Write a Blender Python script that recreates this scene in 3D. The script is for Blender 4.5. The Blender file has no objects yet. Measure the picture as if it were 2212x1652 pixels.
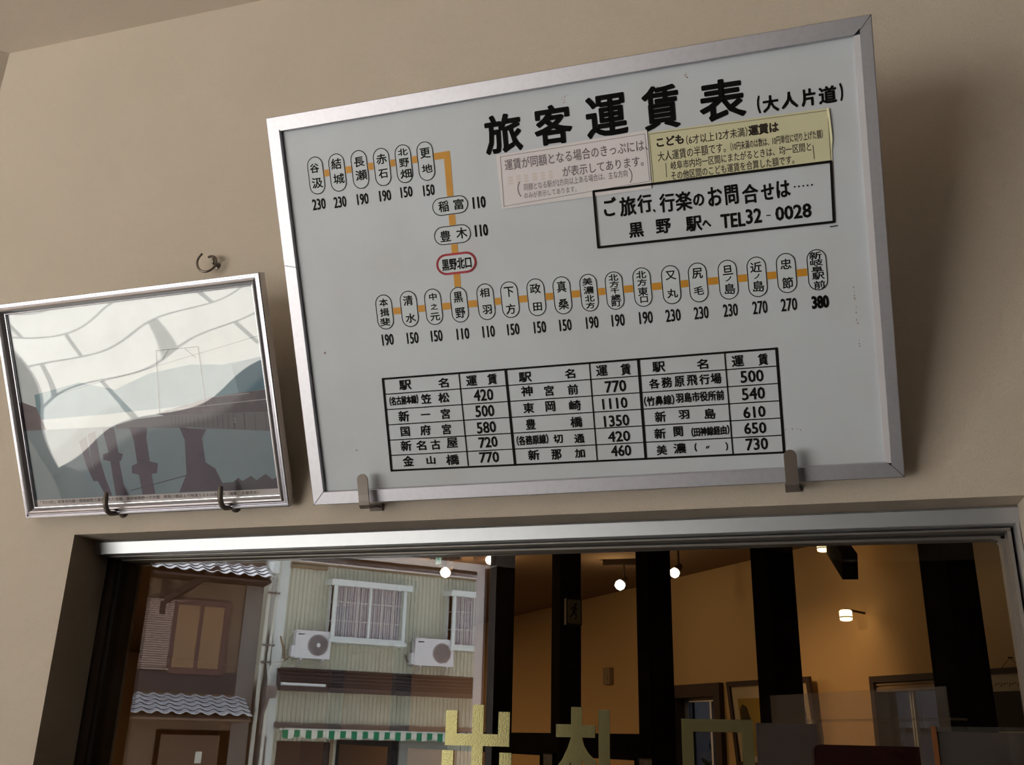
import bpy, math, random
from mathutils import Vector, Matrix
random.seed(4)
S = bpy.context.scene
C = S.collection
PI = math.pi

# ------------------------------------------------------------------ camera
cd = bpy.data.cameras.new('camera')
cam = bpy.data.objects.new('camera', cd); C.objects.link(cam)
cd.sensor_fit = 'HORIZONTAL'; cd.sensor_width = 36.0
cd.lens = 36.0 * 2090.83 / 2212.0
cd.clip_start = 0.02; cd.clip_end = 300
CAM = Vector((0, -1.4243, 1.5))
right, down, fwd = Vector((.95818, .28524, .02297)), Vector((-.07796, .33744, -.93811)), Vector((-.27534, .89709, .34557))
cam.matrix_world = Matrix(((right.x, -down.x, -fwd.x, CAM.x), (right.y, -down.y, -fwd.y, CAM.y), (right.z, -down.z, -fwd.z, CAM.z), (0, 0, 0, 1)))
S.camera = cam

# ------------------------------------------------------------------ sky, sun, exposure
w = bpy.data.worlds.new('sky'); S.world = w; w.use_nodes = True
bg = w.node_tree.nodes['Background']
bg.inputs['Color'].default_value = (.86, .93, 1.0, 1); bg.inputs['Strength'].default_value = 5.0
EDIR = Vector((.7212, -.6927, 0)); IDIR = Vector((.6927, .7212, 0))   # along the street front / from the street towards the station
sun = bpy.data.lights.new('sun', 'SUN'); sun.energy = 40; sun.angle = math.radians(2); sun.color = (1, .98, .95)
so = bpy.data.objects.new('sun', sun); C.objects.link(so)
so.rotation_euler = (IDIR * .55 + EDIR * .25 + Vector((0, 0, -1.25))).to_track_quat('-Z', 'Y').to_euler()
S.view_settings.view_transform = 'Standard'; S.view_settings.look = 'None'
S.view_settings.exposure = 0.0; S.view_settings.gamma = 1.0; S.view_settings.use_curve_mapping = False
S.cycles.use_denoising = True
S.cycles.max_bounces = 14; S.cycles.diffuse_bounces = 6; S.cycles.glossy_bounces = 6; S.cycles.transparent_max_bounces = 24
S.cycles.sample_clamp_indirect = 8.0
S.cycles.caustics_reflective = False

# ------------------------------------------------------------------ materials
def lin(c):
    return tuple((x / 255 / 12.92) if x <= 10 else ((x / 255 + .055) / 1.055) ** 2.4 for x in c)
def mat(name, rgb, rough=.6, metal=0.0, spec=.4, srgb=True, noise=None, bump=None, emit=None):
    m = bpy.data.materials.new(name); m.use_nodes = True
    nt = m.node_tree; p = nt.nodes['Principled BSDF']
    col = lin(rgb) if srgb else rgb
    p.inputs['Base Color'].default_value = (*col, 1)
    p.inputs['Roughness'].default_value = rough; p.inputs['Metallic'].default_value = metal
    p.inputs['Specular IOR Level'].default_value = spec
    if noise or bump:
        tc = nt.nodes.new('ShaderNodeTexCoord')
    if noise:                                   # (scale, amount, second colour)
        n = nt.nodes.new('ShaderNodeTexNoise'); n.inputs['Scale'].default_value = noise[0]; n.inputs['Detail'].default_value = 5
        r = nt.nodes.new('ShaderNodeMapRange'); r.inputs['From Min'].default_value = .42; r.inputs['From Max'].default_value = .72
        r.inputs['To Max'].default_value = noise[1]
        mx = nt.nodes.new('ShaderNodeMix'); mx.data_type = 'RGBA'
        mx.inputs['A'].default_value = (*col, 1); mx.inputs['B'].default_value = (*lin(noise[2]), 1)
        nt.links.new(tc.outputs['Object'], n.inputs['Vector']); nt.links.new(n.outputs['Fac'], r.inputs['Value'])
        nt.links.new(r.outputs['Result'], mx.inputs['Factor']); nt.links.new(mx.outputs['Result'], p.inputs['Base Color'])
    if bump:                                    # (scale, distance)
        n = nt.nodes.new('ShaderNodeTexNoise'); n.inputs['Scale'].default_value = bump[0]; n.inputs['Detail'].default_value = 4
        b = nt.nodes.new('ShaderNodeBump'); b.inputs['Distance'].default_value = bump[1]; b.inputs['Strength'].default_value = 1
        nt.links.new(tc.outputs['Object'], n.inputs['Vector']); nt.links.new(n.outputs['Fac'], b.inputs['Height'])
        nt.links.new(b.outputs['Normal'], p.inputs['Normal'])
    if emit:
        p.inputs['Emission Color'].default_value = (*emit[0], 1); p.inputs['Emission Strength'].default_value = emit[1]
    return m
def clear_mat(name, f0, tint=(1, 1, 1), rough=0.0, haze=0.0, hazecol=(1, 1, 1), bump=None):
    """a clear sheet: what is behind it shows through, and each face reflects more towards grazing angles"""
    m = bpy.data.materials.new(name); m.use_nodes = True
    nt = m.node_tree; nt.nodes.clear()
    out = nt.nodes.new('ShaderNodeOutputMaterial'); tr = nt.nodes.new('ShaderNodeBsdfTransparent'); gl = nt.nodes.new('ShaderNodeBsdfGlossy')
    tr.inputs['Color'].default_value = (*tint, 1); gl.inputs['Roughness'].default_value = rough
    lw = nt.nodes.new('ShaderNodeLayerWeight'); lw.inputs['Blend'].default_value = .5
    pw = nt.nodes.new('ShaderNodeMath'); pw.operation = 'POWER'; pw.inputs[1].default_value = 5
    ma = nt.nodes.new('ShaderNodeMath'); ma.operation = 'MULTIPLY_ADD'; ma.inputs[1].default_value = 1 - f0; ma.inputs[2].default_value = f0
    mx = nt.nodes.new('ShaderNodeMixShader')
    nt.links.new(lw.outputs['Facing'], pw.inputs[0]); nt.links.new(pw.outputs[0], ma.inputs[0]); nt.links.new(ma.outputs[0], mx.inputs['Fac'])
    base = tr.outputs[0]
    if haze:
        df = nt.nodes.new('ShaderNodeBsdfDiffuse'); df.inputs['Color'].default_value = (*hazecol, 1)
        mh = nt.nodes.new('ShaderNodeMixShader'); mh.inputs['Fac'].default_value = haze
        nt.links.new(tr.outputs[0], mh.inputs[1]); nt.links.new(df.outputs[0], mh.inputs[2]); base = mh.outputs[0]
    if bump:
        tc = nt.nodes.new('ShaderNodeTexCoord'); n = nt.nodes.new('ShaderNodeTexNoise'); n.inputs['Scale'].default_value = bump[0]; n.inputs['Detail'].default_value = 3
        b = nt.nodes.new('ShaderNodeBump'); b.inputs['Distance'].default_value = bump[1]; b.inputs['Strength'].default_value = 1
        nt.links.new(tc.outputs['Object'], n.inputs['Vector']); nt.links.new(n.outputs['Fac'], b.inputs['Height']); nt.links.new(b.outputs['Normal'], gl.inputs['Normal'])
    nt.links.new(base, mx.inputs[1]); nt.links.new(gl.outputs[0], mx.inputs[2]); nt.links.new(mx.outputs[0], out.inputs[0])
    return m
def plank_mat(name, rgb, rgb2, scale, rough=.6, axis='X', bumpd=.004):
    m = mat(name, rgb, rough); nt = m.node_tree; p = nt.nodes['Principled BSDF']
    tc = nt.nodes.new('ShaderNodeTexCoord'); wv = nt.nodes.new('ShaderNodeTexWave'); wv.wave_type = 'BANDS'; wv.bands_direction = axis
    wv.inputs['Scale'].default_value = scale; wv.inputs['Distortion'].default_value = .15
    cr = nt.nodes.new('ShaderNodeValToRGB'); cr.color_ramp.elements[0].color = (*lin(rgb2), 1); cr.color_ramp.elements[1].color = (*lin(rgb), 1)
    cr.color_ramp.elements[0].position = .05; cr.color_ramp.elements[1].position = .3
    b = nt.nodes.new('ShaderNodeBump'); b.inputs['Distance'].default_value = bumpd
    nt.links.new(tc.outputs['Object'], wv.inputs['Vector']); nt.links.new(wv.outputs['Fac'], cr.inputs['Fac'])
    nt.links.new(cr.outputs['Color'], p.inputs['Base Color']); nt.links.new(wv.outputs['Fac'], b.inputs['Height']); nt.links.new(b.outputs['Normal'], p.inputs['Normal'])
    return m

M = dict(
    plaster=mat('cream_plaster', (212, 199, 184), .9, spec=.15, noise=(3, .25, (198, 188, 168)), bump=(640, .0011)),
    ceil=mat('ceiling_plaster', (212, 200, 186), .9, spec=.1, bump=(640, .0006)),
    darkwall=mat('dark_wall_panel', (58, 46, 38), .7, noise=(4, .4, (44, 35, 30))),
    floor=mat('station_floor', (66, 62, 60), .5, noise=(6, .4, (54, 51, 50))),
    alu=mat('aluminium_sash', (206, 208, 212), .5, 1.0, noise=(60, .2, (190, 192, 196))),
    alu_mid=mat('weathered_sash', (150, 144, 138), .5, .9),
    alu_shade=mat('shade_toned_sash', (74, 64, 56), .55, .2),  # sash colour darkened to brown for the jamb's shade on the left stile
    alu_dark=mat('sash_gasket', (44, 40, 38), .6),
    signframe=mat('board_frame_aluminium', (206, 205, 212), .52, 1.0, noise=(120, .35, (190, 187, 196))),
    signgap=mat('frame_joint', (60, 56, 58), .7),
    board=mat('board_white_paint', (212, 219, 228), .5, spec=.3, noise=(7, .45, (202, 200, 202))),
    lozenge=mat('lozenge_white', (214, 221, 228), .5, spec=.3),
    bead=mat('edge_bead_grey', (196, 194, 200), .6),
    ink=mat('black_sign_paint', (24, 23, 22), .7, spec=.1),
    ink2=mat('printed_grey_ink', (126, 116, 120), .7, spec=.2),
    ink3=mat('printed_brown_ink', (70, 62, 54), .7, spec=.2),
    orange=mat('route_orange', (214, 152, 40), .5, noise=(40, .5, (196, 136, 34))),
    red=mat('lozenge_red', (176, 36, 52), .5),
    paper=mat('white_notice_paper', (238, 231, 235), .7, spec=.2, noise=(9, .6, (228, 234, 234))),
    paper2=mat('yellow_notice_paper', (222, 218, 182), .7, spec=.2, noise=(9, .4, (212, 208, 172))),
    faded=mat('faded_orange_print', (230, 218, 214), .7),
    stain=mat('reddish_stain', (160, 138, 132), .7),
    hook=mat('grey_brown_hook_paint', (120, 110, 102), .4, .3, noise=(30, .4, (104, 95, 88))),
    steel=mat('dull_steel', (128, 120, 112), .28, .9),
    pframe=mat('silver_picture_frame', (216, 214, 220), .22, .85),
    pframe_side=mat('frame_side_dark', (70, 66, 60), .5, .3),
    gold=mat('gold_leaf_letter', (176, 166, 116), .14, .8, bump=(420, .00016)),
    pillar=mat('dark_stained_timber', (20, 14, 12), .9, spec=.02, noise=(8, .5, (14, 10, 8))),
    orangewall=mat('museum_wall_plaster', (206, 172, 122), .9, spec=.1),
    mceil=mat('museum_ceiling', (150, 122, 92), .85, spec=.1),
    glass=clear_mat('window_glass', .055),
    film=clear_mat('picture_cover_film', .085, rough=.015),
    tinted=clear_mat('tinted_pane', .04, tint=(.075, .074, .078)),
    acrylic=clear_mat('acrylic_sheet', .04, tint=(.96, .96, .96), haze=.10, hazecol=(.85, .80, .76)),
    acrylic_thin=clear_mat('acrylic_cover', .04, tint=(.95, .95, .95), haze=.045, hazecol=(.85, .80, .76)),
    asphalt=mat('dark_apron_paving', (70, 68, 68), .8, noise=(5, .5, (58, 56, 56)), bump=(60, .004)),
    cream=mat('cream_siding', (206, 206, 190), .55, noise=(2, .4, (196, 196, 178))),
    trimw=mat('white_trim', (226, 232, 232), .4),
    postw=mat('white_painted_post', (226, 222, 228), .4),
    brownroof=mat('brown_metal_roof', (70, 58, 56), .4, .2),
    brownwall=mat('brown_render', (116, 96, 80), .85, noise=(2, .4, (102, 84, 70))),
    greywall=mat('grey_render', (124, 116, 112), .85),
    darkwood=mat('dark_brown_wood', (60, 42, 34), .6),
    redwood=mat('reddish_shutter_wood', (98, 70, 64), .6),
    blind=mat('brown_shutter_panel', (138, 108, 80), .7),
    tile=mat('glazed_silver_tile', (226, 228, 236), .25, .2, spec=.8),
    pipe=mat('pale_downpipe', (214, 214, 206), .4),
    greypipe=mat('grey_pipe', (120, 108, 104), .5),
    acw=mat('air_conditioner_white', (226, 226, 232), .4),
    acd=mat('fan_grille', (168, 160, 162), .6),
    acl=mat('badge_blue', (44, 50, 80), .5),
    green=mat('awning_green', (30, 132, 92), .7),
    white=mat('awning_white', (226, 226, 216), .7),
    curtain=plank_mat('pale_curtain', (200, 194, 200), (120, 110, 116), 6, .8),
    blindslat=plank_mat('slatted_blind', (150, 128, 118), (84, 64, 60), 7, .6, 'Z'),
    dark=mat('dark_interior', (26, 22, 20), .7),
    door=mat('brown_door', (104, 80, 62), .6),
    shutter=mat('grey_roller_shutter', (150, 150, 144), .6),
    warmbulb=mat('lit_bulb', (255, 240, 210), .5, emit=((1, .84, .55), 26)),
    warmlamp=mat('lit_lamp_shade', (255, 225, 170), .5, emit=((1, .70, .33), 3.2)),
    lampmetal=mat('lamp_metal', (60, 46, 36), .5, .4),
    beige=mat('beige_plastic', (150, 128, 100), .6),
    signwhite=mat('exit_sign_face', (230, 240, 232), .4, emit=((.75, 1, .82), .30)),
    signgreen=mat('exit_sign_green', (0, 120, 78), .4, emit=((0, .42, .24), .35)),
    dimwhite=mat('unlit_sign_face', (150, 170, 154), .6),
    dimgreen=mat('unlit_sign_green', (30, 44, 36), .6),
    pic1=mat('picture_mount', (190, 172, 140), .7), pic2=mat('picture_yellow', (150, 122, 40), .6), pic3=mat('picture_dark', (40, 34, 22), .6),
    greyphoto=mat('grey_photograph', (120, 122, 130), .4, noise=(30, .9, (40, 40, 44))),
    screen=mat('grey_screen_cloth', (104, 92, 88), .9, bump=(400, .002)),
    maroon=mat('dark_maroon_wood', (52, 22, 22), .45),
    bluegrey=mat('blue_grey_fence', (150, 156, 170), .7), hedge=mat('hedge_leaves', (60, 96, 62), .8, noise=(14, .9, (28, 48, 30)), bump=(22, .06)),
)
# pale concrete with joints
def concrete():
    m = mat('pale_concrete_paving', (196, 192, 184), .8); nt = m.node_tree; p = nt.nodes['Principled BSDF']
    tc = nt.nodes.new('ShaderNodeTexCoord'); br = nt.nodes.new('ShaderNodeTexBrick')
    br.inputs['Color1'].default_value = (*lin((198, 195, 188)), 1); br.inputs['Color2'].default_value = (*lin((188, 184, 176)), 1); br.inputs['Mortar'].default_value = (*lin((120, 118, 114)), 1)
    br.inputs['Scale'].default_value = 1; br.inputs['Mortar Size'].default_value = .03; br.inputs['Brick Width'].default_value = 1.2; br.inputs['Row Height'].default_value = .9
    nt.links.new(tc.outputs['Object'], br.inputs['Vector']); nt.links.new(br.outputs['Color'], p.inputs['Base Color'])
    return m
M['concrete'] = concrete()

# ------------------------------------------------------------------ mesh helpers
class MB:
    def __init__(s): s.v = []; s.f = []; s.mi = []
    def face(s, pts, m=0):
        b = len(s.v); s.v += [tuple(p) for p in pts]; s.f.append(tuple(range(b, b + len(pts)))); s.mi.append(m); return s
    def box(s, x0, x1, y0, y1, z0, z1, m=0):
        b = len(s.v)
        s.v += [(x, y, z) for x in (x0, x1) for y in (y0, y1) for z in (z0, z1)]
        for q in ((0, 1, 3, 2), (4, 6, 7, 5), (0, 4, 5, 1), (2, 3, 7, 6), (0, 2, 6, 4), (1, 5, 7, 3)):
            s.f.append(tuple(b + i for i in q)); s.mi.append(m)
        return s
    def prism(s, pts, vec, m=0):
        b = len(s.v); n = len(pts); vec = Vector(vec)
        s.v += [tuple(p) for p in pts] + [tuple(Vector(p) + vec) for p in pts]
        s.f.append(tuple(b + i for i in range(n))); s.f.append(tuple(b + n + i for i in reversed(range(n)))); s.mi += [m, m]
        for i in range(n):
            j = (i + 1) % n; s.f.append((b + i, b + n + i, b + n + j, b + j)); s.mi.append(m)
        return s
    def beam(s, p, q, wd, ht, m=0, up=(0, 0, 1)):
        p, q = Vector(p), Vector(q); d = (q - p).normalized(); u = Vector(up); a = d.cross(u)
        if a.length < 1e-4: a = d.cross(Vector((1, 0, 0)))
        a.normalize(); c = a.cross(d).normalized()
        s.prism([p + a * (i * wd / 2) + c * (j * ht / 2) for i, j in ((-1, -1), (1, -1), (1, 1), (-1, 1))], q - p, m); return s
    def tube(s, path, r, n=10, m=0, cap=True):
        path = [Vector(p) for p in path]; b = len(s.v); prev = None
        for i, p in enumerate(path):
            d = (path[min(i + 1, len(path) - 1)] - path[max(i - 1, 0)]).normalized()
            if prev is None:
                a = d.orthogonal().normalized()
            else:
                a = (prev - d * prev.dot(d)).normalized()
            prev = a; c = d.cross(a); rr = r[i] if isinstance(r, (list, tuple)) else r
            for k in range(n):
                t = 2 * PI * k / n; s.v.append(tuple(p + (a * math.cos(t) + c * math.sin(t)) * rr))
        for i in range(len(path) - 1):
            for k in range(n):
                k2 = (k + 1) % n; s.f.append((b + i * n + k, b + i * n + k2, b + (i + 1) * n + k2, b + (i + 1) * n + k)); s.mi.append(m)
        if cap:
            s.f.append(tuple(b + k for k in reversed(range(n)))); s.f.append(tuple(b + (len(path) - 1) * n + k for k in range(n))); s.mi += [m, m]
        return s
    def lathe(s, c, axis, prof, n=24, m=0):       # prof: (radius, distance along axis)
        c, d = Vector(c), Vector(axis).normalized(); a = d.orthogonal().normalized(); e = d.cross(a); b = len(s.v)
        for r, h in prof:
            for k in range(n):
                t = 2 * PI * k / n; s.v.append(tuple(c + d * h + (a * math.cos(t) + e * math.sin(t)) * r))
        for i in range(len(prof) - 1):
            for k in range(n):
                k2 = (k + 1) % n; s.f.append((b + i * n + k, b + i * n + k2, b + (i + 1) * n + k2, b + (i + 1) * n + k)); s.mi.append(m)
        s.f.append(tuple(b + k for k in reversed(range(n)))); s.f.append(tuple(b + (len(prof) - 1) * n + k for k in range(n))); s.mi += [m, m]
        return s
    def stroke(s, pts, hw, y, m=0, closed=False):   # painted line on a board lying in the local x-z plane
        pts = list(pts) + ([pts[0]] if closed else [])
        for (x0, z0), (x1, z1) in zip(pts, pts[1:]):
            dx, dz = x1 - x0, z1 - z0; L = math.hypot(dx, dz)
            if L < 1e-9: continue
            dx, dz = dx / L * hw, dz / L * hw; k = .7071
            s.face([(x0 - dz, y, z0 + dx), (x0 - k * (dx + dz), y, z0 + k * (dx - dz)), (x0 - dx, y, z0 - dz), (x0 - k * (dx - dz), y, z0 - k * (dz + dx)), (x0 + dz, y, z0 - dx),
                    (x1 + dz, y, z1 - dx), (x1 + k * (dx + dz), y, z1 + k * (dz - dx)), (x1 + dx, y, z1 + dz), (x1 + k * (dx - dz), y, z1 + k * (dz + dx)), (x1 - dz, y, z1 + dx)], m)
        return s
    def build(s, name, mats, parent=None, smooth=False, label=None):
        me = bpy.data.meshes.new(name); me.from_pydata(s.v, [], s.f)
        for mm in (mats if isinstance(mats, (list, tuple)) else [mats]): me.materials.append(mm)
        if any(s.mi): me.polygons.foreach_set('material_index', s.mi)
        if smooth: me.polygons.foreach_set('use_smooth', [True] * len(s.f))
        me.update()
        o = bpy.data.objects.new(name, me); C.objects.link(o)
        if parent: o.parent = parent
        if label: o['label'] = label
        return o
def recalc(o):
    import bmesh
    bm = bmesh.new(); bm.from_mesh(o.data); bmesh.ops.recalc_face_normals(bm, faces=bm.faces); bm.to_mesh(o.data); bm.free(); return o
def tag(o, label=None, cat=None, group=None, kind=None):
    if label: o['label'] = label
    if cat: o['category'] = cat
    if group: o['group'] = group
    if kind: o['kind'] = kind
    return o
def empty(name, loc, rot=(0, 0, 0)):
    o = bpy.data.objects.new(name, None); C.objects.link(o); o.location = loc; o.rotation_euler = rot; o.empty_display_size = .1; return o
def struct(o): o['kind'] = 'structure'; return o

_gl = {}
def glyph(t):
    if t in _gl: return _gl[t]
    c = bpy.data.curves.new('lettering', 'FONT'); c.body = t; c.size = 1; c.resolution_u = 2
    o = bpy.data.objects.new('lettering', c); C.objects.link(o)
    dg = bpy.context.evaluated_depsgraph_get()
    me = bpy.data.meshes.new_from_object(o.evaluated_get(dg))
    vs = [(v.co.x, v.co.y) for v in me.vertices]; fs = [tuple(p.vertices) for p in me.polygons]
    cnt = {}
    for f in fs:
        for a, b in zip(f, f[1:] + f[:1]): k = (min(a, b), max(a, b)); cnt[k] = cnt.get(k, 0) + 1
    ed = [k for k, n in cnt.items() if n == 1]
    x0, x1 = min(v[0] for v in vs), max(v[0] for v in vs); y0, y1 = min(v[1] for v in vs), max(v[1] for v in vs)
    vs = [((x - x0) / max(x1 - x0, 1e-6) - .5, (y - y0) / max(y1 - y0, 1e-6) - .5) for x, y in vs]
    bpy.data.objects.remove(o); bpy.data.curves.remove(c); bpy.data.meshes.remove(me)
    _gl[t] = (vs, fs, ed); return _gl[t]
def text(mb, t, cu, cv, wd, ht, r=0, y=-.0007, m=0, rot=0.0, flip=1):
    vs, fs, ed = glyph(t); wd = max(wd - 2 * r, wd * .3); ht = max(ht - 2 * r, ht * .15)
    ca, sa = math.cos(rot), math.sin(rot); P = []
    for x, z in vs:
        x, z = x * wd, z * ht; P.append((cu + flip * (x * ca - z * sa), cv + x * sa + z * ca))
    b = len(mb.v); mb.v += [(x, y, z) for x, z in P]; mb.f += [tuple(b + i for i in f) for f in fs]; mb.mi += [m] * len(fs)
    if r:
        for a, c in ed: mb.stroke((P[a], P[c]), r, y, m)
def texts(mb, rows, r, y=-.0007, m=0, jit=0.0):
    for t, cu, cv, wd, ht in rows: text(mb, t, cu, cv, wd, ht, r, y, m, random.uniform(-jit, jit))
def stadium(cu, cv, wd, ht, n=10):
    r = min(wd, ht) / 2; P = []
    if ht >= wd:
        for cz, a0 in ((cv + ht / 2 - r, 0), (cv - ht / 2 + r, PI)):
            P += [(cu + r * math.cos(a0 + PI * i / n), cz + r * math.sin(a0 + PI * i / n)) for i in range(n + 1)]
    else:
        for cx, a0 in ((cu + wd / 2 - r, -PI / 2), (cu - wd / 2 + r, PI / 2)):
            P += [(cx + r * math.cos(a0 + PI * i / n), cv + r * math.sin(a0 + PI * i / n)) for i in range(n + 1)]
    return P
def rail(name, wd, ht, side, prof, m, parent, lo=0.0, hi=1.0):
    """one mitred rail of a rectangular frame; prof = (inset from the outer edge, height towards the viewer)"""
    mb = MB(); n = len(prof)
    for i, h in prof:
        a = {'bottom': ((i, i), (wd - i, i)), 'top': ((wd - i, ht - i), (i, ht - i)), 'left': ((i, ht - i), (i, i)), 'right': ((wd - i, i), (wd - i, ht - i))}[side]
        for t in (lo, hi):
            mb.v.append((a[0][0] + (a[1][0] - a[0][0]) * t, -h, a[0][1] + (a[1][1] - a[0][1]) * t))
    for k in range(n - 1):
        mb.f.append((2 * k, 2 * k + 1, 2 * k + 3, 2 * k + 2)); mb.mi.append(0)
    mb.f.append(tuple(2 * k for k in range(n))); mb.f.append(tuple(2 * k + 1 for k in reversed(range(n)))); mb.mi += [0, 0]
    mb.f.append((0, 1, 2 * n - 1, 2 * n - 2)); mb.mi.append(0)
    return recalc(mb.build(name, m, parent))

# ------------------------------------------------------------------ the setting: waiting room
K = Vector((-1.676, 0, 0)); P0 = Vector((-2.15, -4.80, 0)); A = Vector((-4.30, -2.73, 0))
B = P0 + EDIR * 3.2; Cc = Vector((4.0, B.y, 0)); D = Vector((4.0, 0, 0))
HOLE = (-1.25, .293, 1.0, 1.8255)
wf = MB()
x0, x1, z0, z1 = HOLE
for a in ((-9.6, x0, 0, .2, -.5, 3.1), (x1, 4.2, 0, .2, -.5, 3.1), (x0, x1, 0, .2, z1, 3.1), (x0, x1, 0, .2, -.5, z0)): wf.box(*a)
struct(wf.build('wall_front', M['plaster']))
def wall_seg(name, p, q, z0, z1, m, t=.12, side=1):
    d = (q - p).normalized(); n = Vector((-d.y, d.x, 0)) * t * side
    return struct(recalc(MB().prism([Vector((a.x, a.y, z0)) for a in (p, q, q + n, p + n)], (0, 0, z1 - z0)).build(name, m)))
wall_seg('wall_left', K, A, -.5, 3.0, M['plaster'], side=-1)
wall_seg('wall_street', P0 + IDIR * .045, B + IDIR * .045, -.5, 3.0, M['darkwall'], .15, side=1)
wall_seg('wall_rear', B, Cc, -.5, 3.0, M['darkwall'], side=-1)
wall_seg('wall_right', Cc, D, -.5, 3.0, M['darkwall'], side=-1)
wall_seg('wall_lintel', A + IDIR * .195, P0 + EDIR * .15 + IDIR * .195, 2.604, 3.0, M['postw'], .445, side=-1)
poly = [K, A, P0, B, Cc, D]
struct(recalc(MB().prism([Vector((p.x, p.y, 2.965)) for p in poly], (0, 0, .2)).build('ceiling', M['ceil'])))
struct(recalc(MB().prism([Vector((p.x, p.y, -.3)) for p in poly], (0, 0, .3)).build('floor', M['floor'])))
# street door frame: white post and header with two track grooves
df = struct(empty('door_1', P0, (0, 0, math.atan2(EDIR.y, EDIR.x))))
L_open = (P0 - A).length
MB().box(-.015, .14, -.09, .043, 0, 2.604).build('post', M['postw'], df)
MB().box(-.012, .10, .043, .070, 0, 2.604).build('wood_stop', M['lampmetal'], df)
MB().box(-L_open, -L_open + .08, -.09, .10, 0, 2.604).build('post', M['postw'], df)
MB().box(-L_open, .14, -.26, -.20, 2.578, 2.604).build('head_rail', M['postw'], df)
MB().box(-L_open + .08, .06, -.150, -.136, 2.590, 2.603).box(-L_open + .08, .06, -.112, -.100, 2.590, 2.603).build('track', M['lampmetal'], df)
ev = MB().box(-L_open - 1.5, 4, -1.0, -.25, 2.86, 3.0).build('added_sunshade', M['postw']); struct(ev); ev.location = P0; ev.rotation_euler = (0, 0, math.atan2(EDIR.y, EDIR.x))  # unseen slab added to keep sun off the floor inside the opening
# street
gd = MB().face([(x, y, -.5) for x, y in ((-60, -60), (60, -60), (60, 60), (-60, 60))]).build('ground', M['concrete']); struct(gd)
gd.rotation_euler = (0, 0, math.atan2(EDIR.y, EDIR.x))
ap = MB().box(-14, 14, -.45, .2, -.52, -.06).build('apron_paving', M['concrete']); struct(ap); ap.location = P0; ap.rotation_euler = (0, 0, math.atan2(EDIR.y, EDIR.x))

# ------------------------------------------------------------------ window in the wall
win = struct(empty('window_1', ((x0 + x1) / 2, .06, z1)))
def wpart(mb, name, m, label=None):
    mb.v = [(x - win.location.x, y - .06, z - z1) for x, y, z in mb.v]
    return recalc(mb.build(name, m, win, label=label))
# head members taper a little: the old sash hangs lower on the right
def tapered(xa, xb, ya, yb, bl_, br_, tl, tr):
    m = MB(); m.v = [(xa, ya, bl_), (xa, ya, tl), (xa, yb, bl_), (xa, yb, tl), (xb, ya, br_), (xb, ya, tr), (xb, yb, br_), (xb, yb, tr)]
    m.f = [(0, 1, 3, 2), (4, 6, 7, 5), (0, 4, 5, 1), (2, 3, 7, 6), (0, 2, 6, 4), (1, 5, 7, 3)]; m.mi = [0] * 6; return m
wpart(MB().prism([(x0, .0575, z1 - .001), (x0, .19, z1 - .001), (x0, .19, 1.8002), (x0, .0622, 1.8002), (x0, .0610, 1.8012), (x0, .0562, 1.8215)], (x1 - x0, 0, 0)), 'head_rail', M['alu'])
wpart(tapered(x0, x1, .092, .17, 1.7996, 1.7975, 1.8002, 1.8002), 'gasket', M['alu_dark'])
wpart(tapered(x0 + .02, x1 - .01, .078, .15, 1.7985, 1.7940, 1.7996, 1.7975), 'upper_bead', M['alu_mid'])
wpart(tapered(x0 + .02, x1 - .01, .098, .14, 1.7978, 1.7915, 1.7985, 1.7940), 'gasket', M['alu_dark'])
wpart(tapered(x0 + .026, x1 - .0135, .104, .13, 1.7965, 1.7872, 1.7978, 1.7915), 'glazing_bead', M['alu_mid'])
wpart(MB().box(x0 - .001, x0 + .0015, .097, .19, z0, 1.8012).box(x0 + .0015, x0 + .018, .101, .15, z0, 1.7975), 'left_stile', M['alu_shade'])
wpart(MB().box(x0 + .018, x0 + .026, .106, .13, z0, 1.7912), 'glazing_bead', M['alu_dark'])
wpart(MB().box(x1 - .0055, x1 - .001, .060, .19, z0, 1.8012), 'right_stile', M['alu'])
wpart(MB().box(x1 - .0095, x1 - .0055, .092, .15, z0, 1.7975), 'gasket', M['alu_dark'])
wpart(MB().box(x1 - .0145, x1 - .0095, .080, .14, z0, 1.7935), 'right_bead', M['alu_mid'])
wpart(MB().box(x1 - .0195, x1 - .0145, .104, .13, z0, 1.7912).prism([(x1 - .0195, .104, 1.7872), (x1 - .0195, .104, 1.776), (x1 - .0205, .104, 1.7805), (x1 - .023, .104, 1.7842), (x1 - .031, .104, 1.7872)], (0, .02, 0)), 'glazing_bead', M['alu_mid'])
wpart(MB().box(x0, x1, .06, .19, z0, z0 + .04), 'sill_rail', M['alu'])
gl = wpart(MB().box(x0 + .02, x1 - .012, .115, .120, z0 + .03, 1.7925), 'glass_pane', M['glass'])
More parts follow.
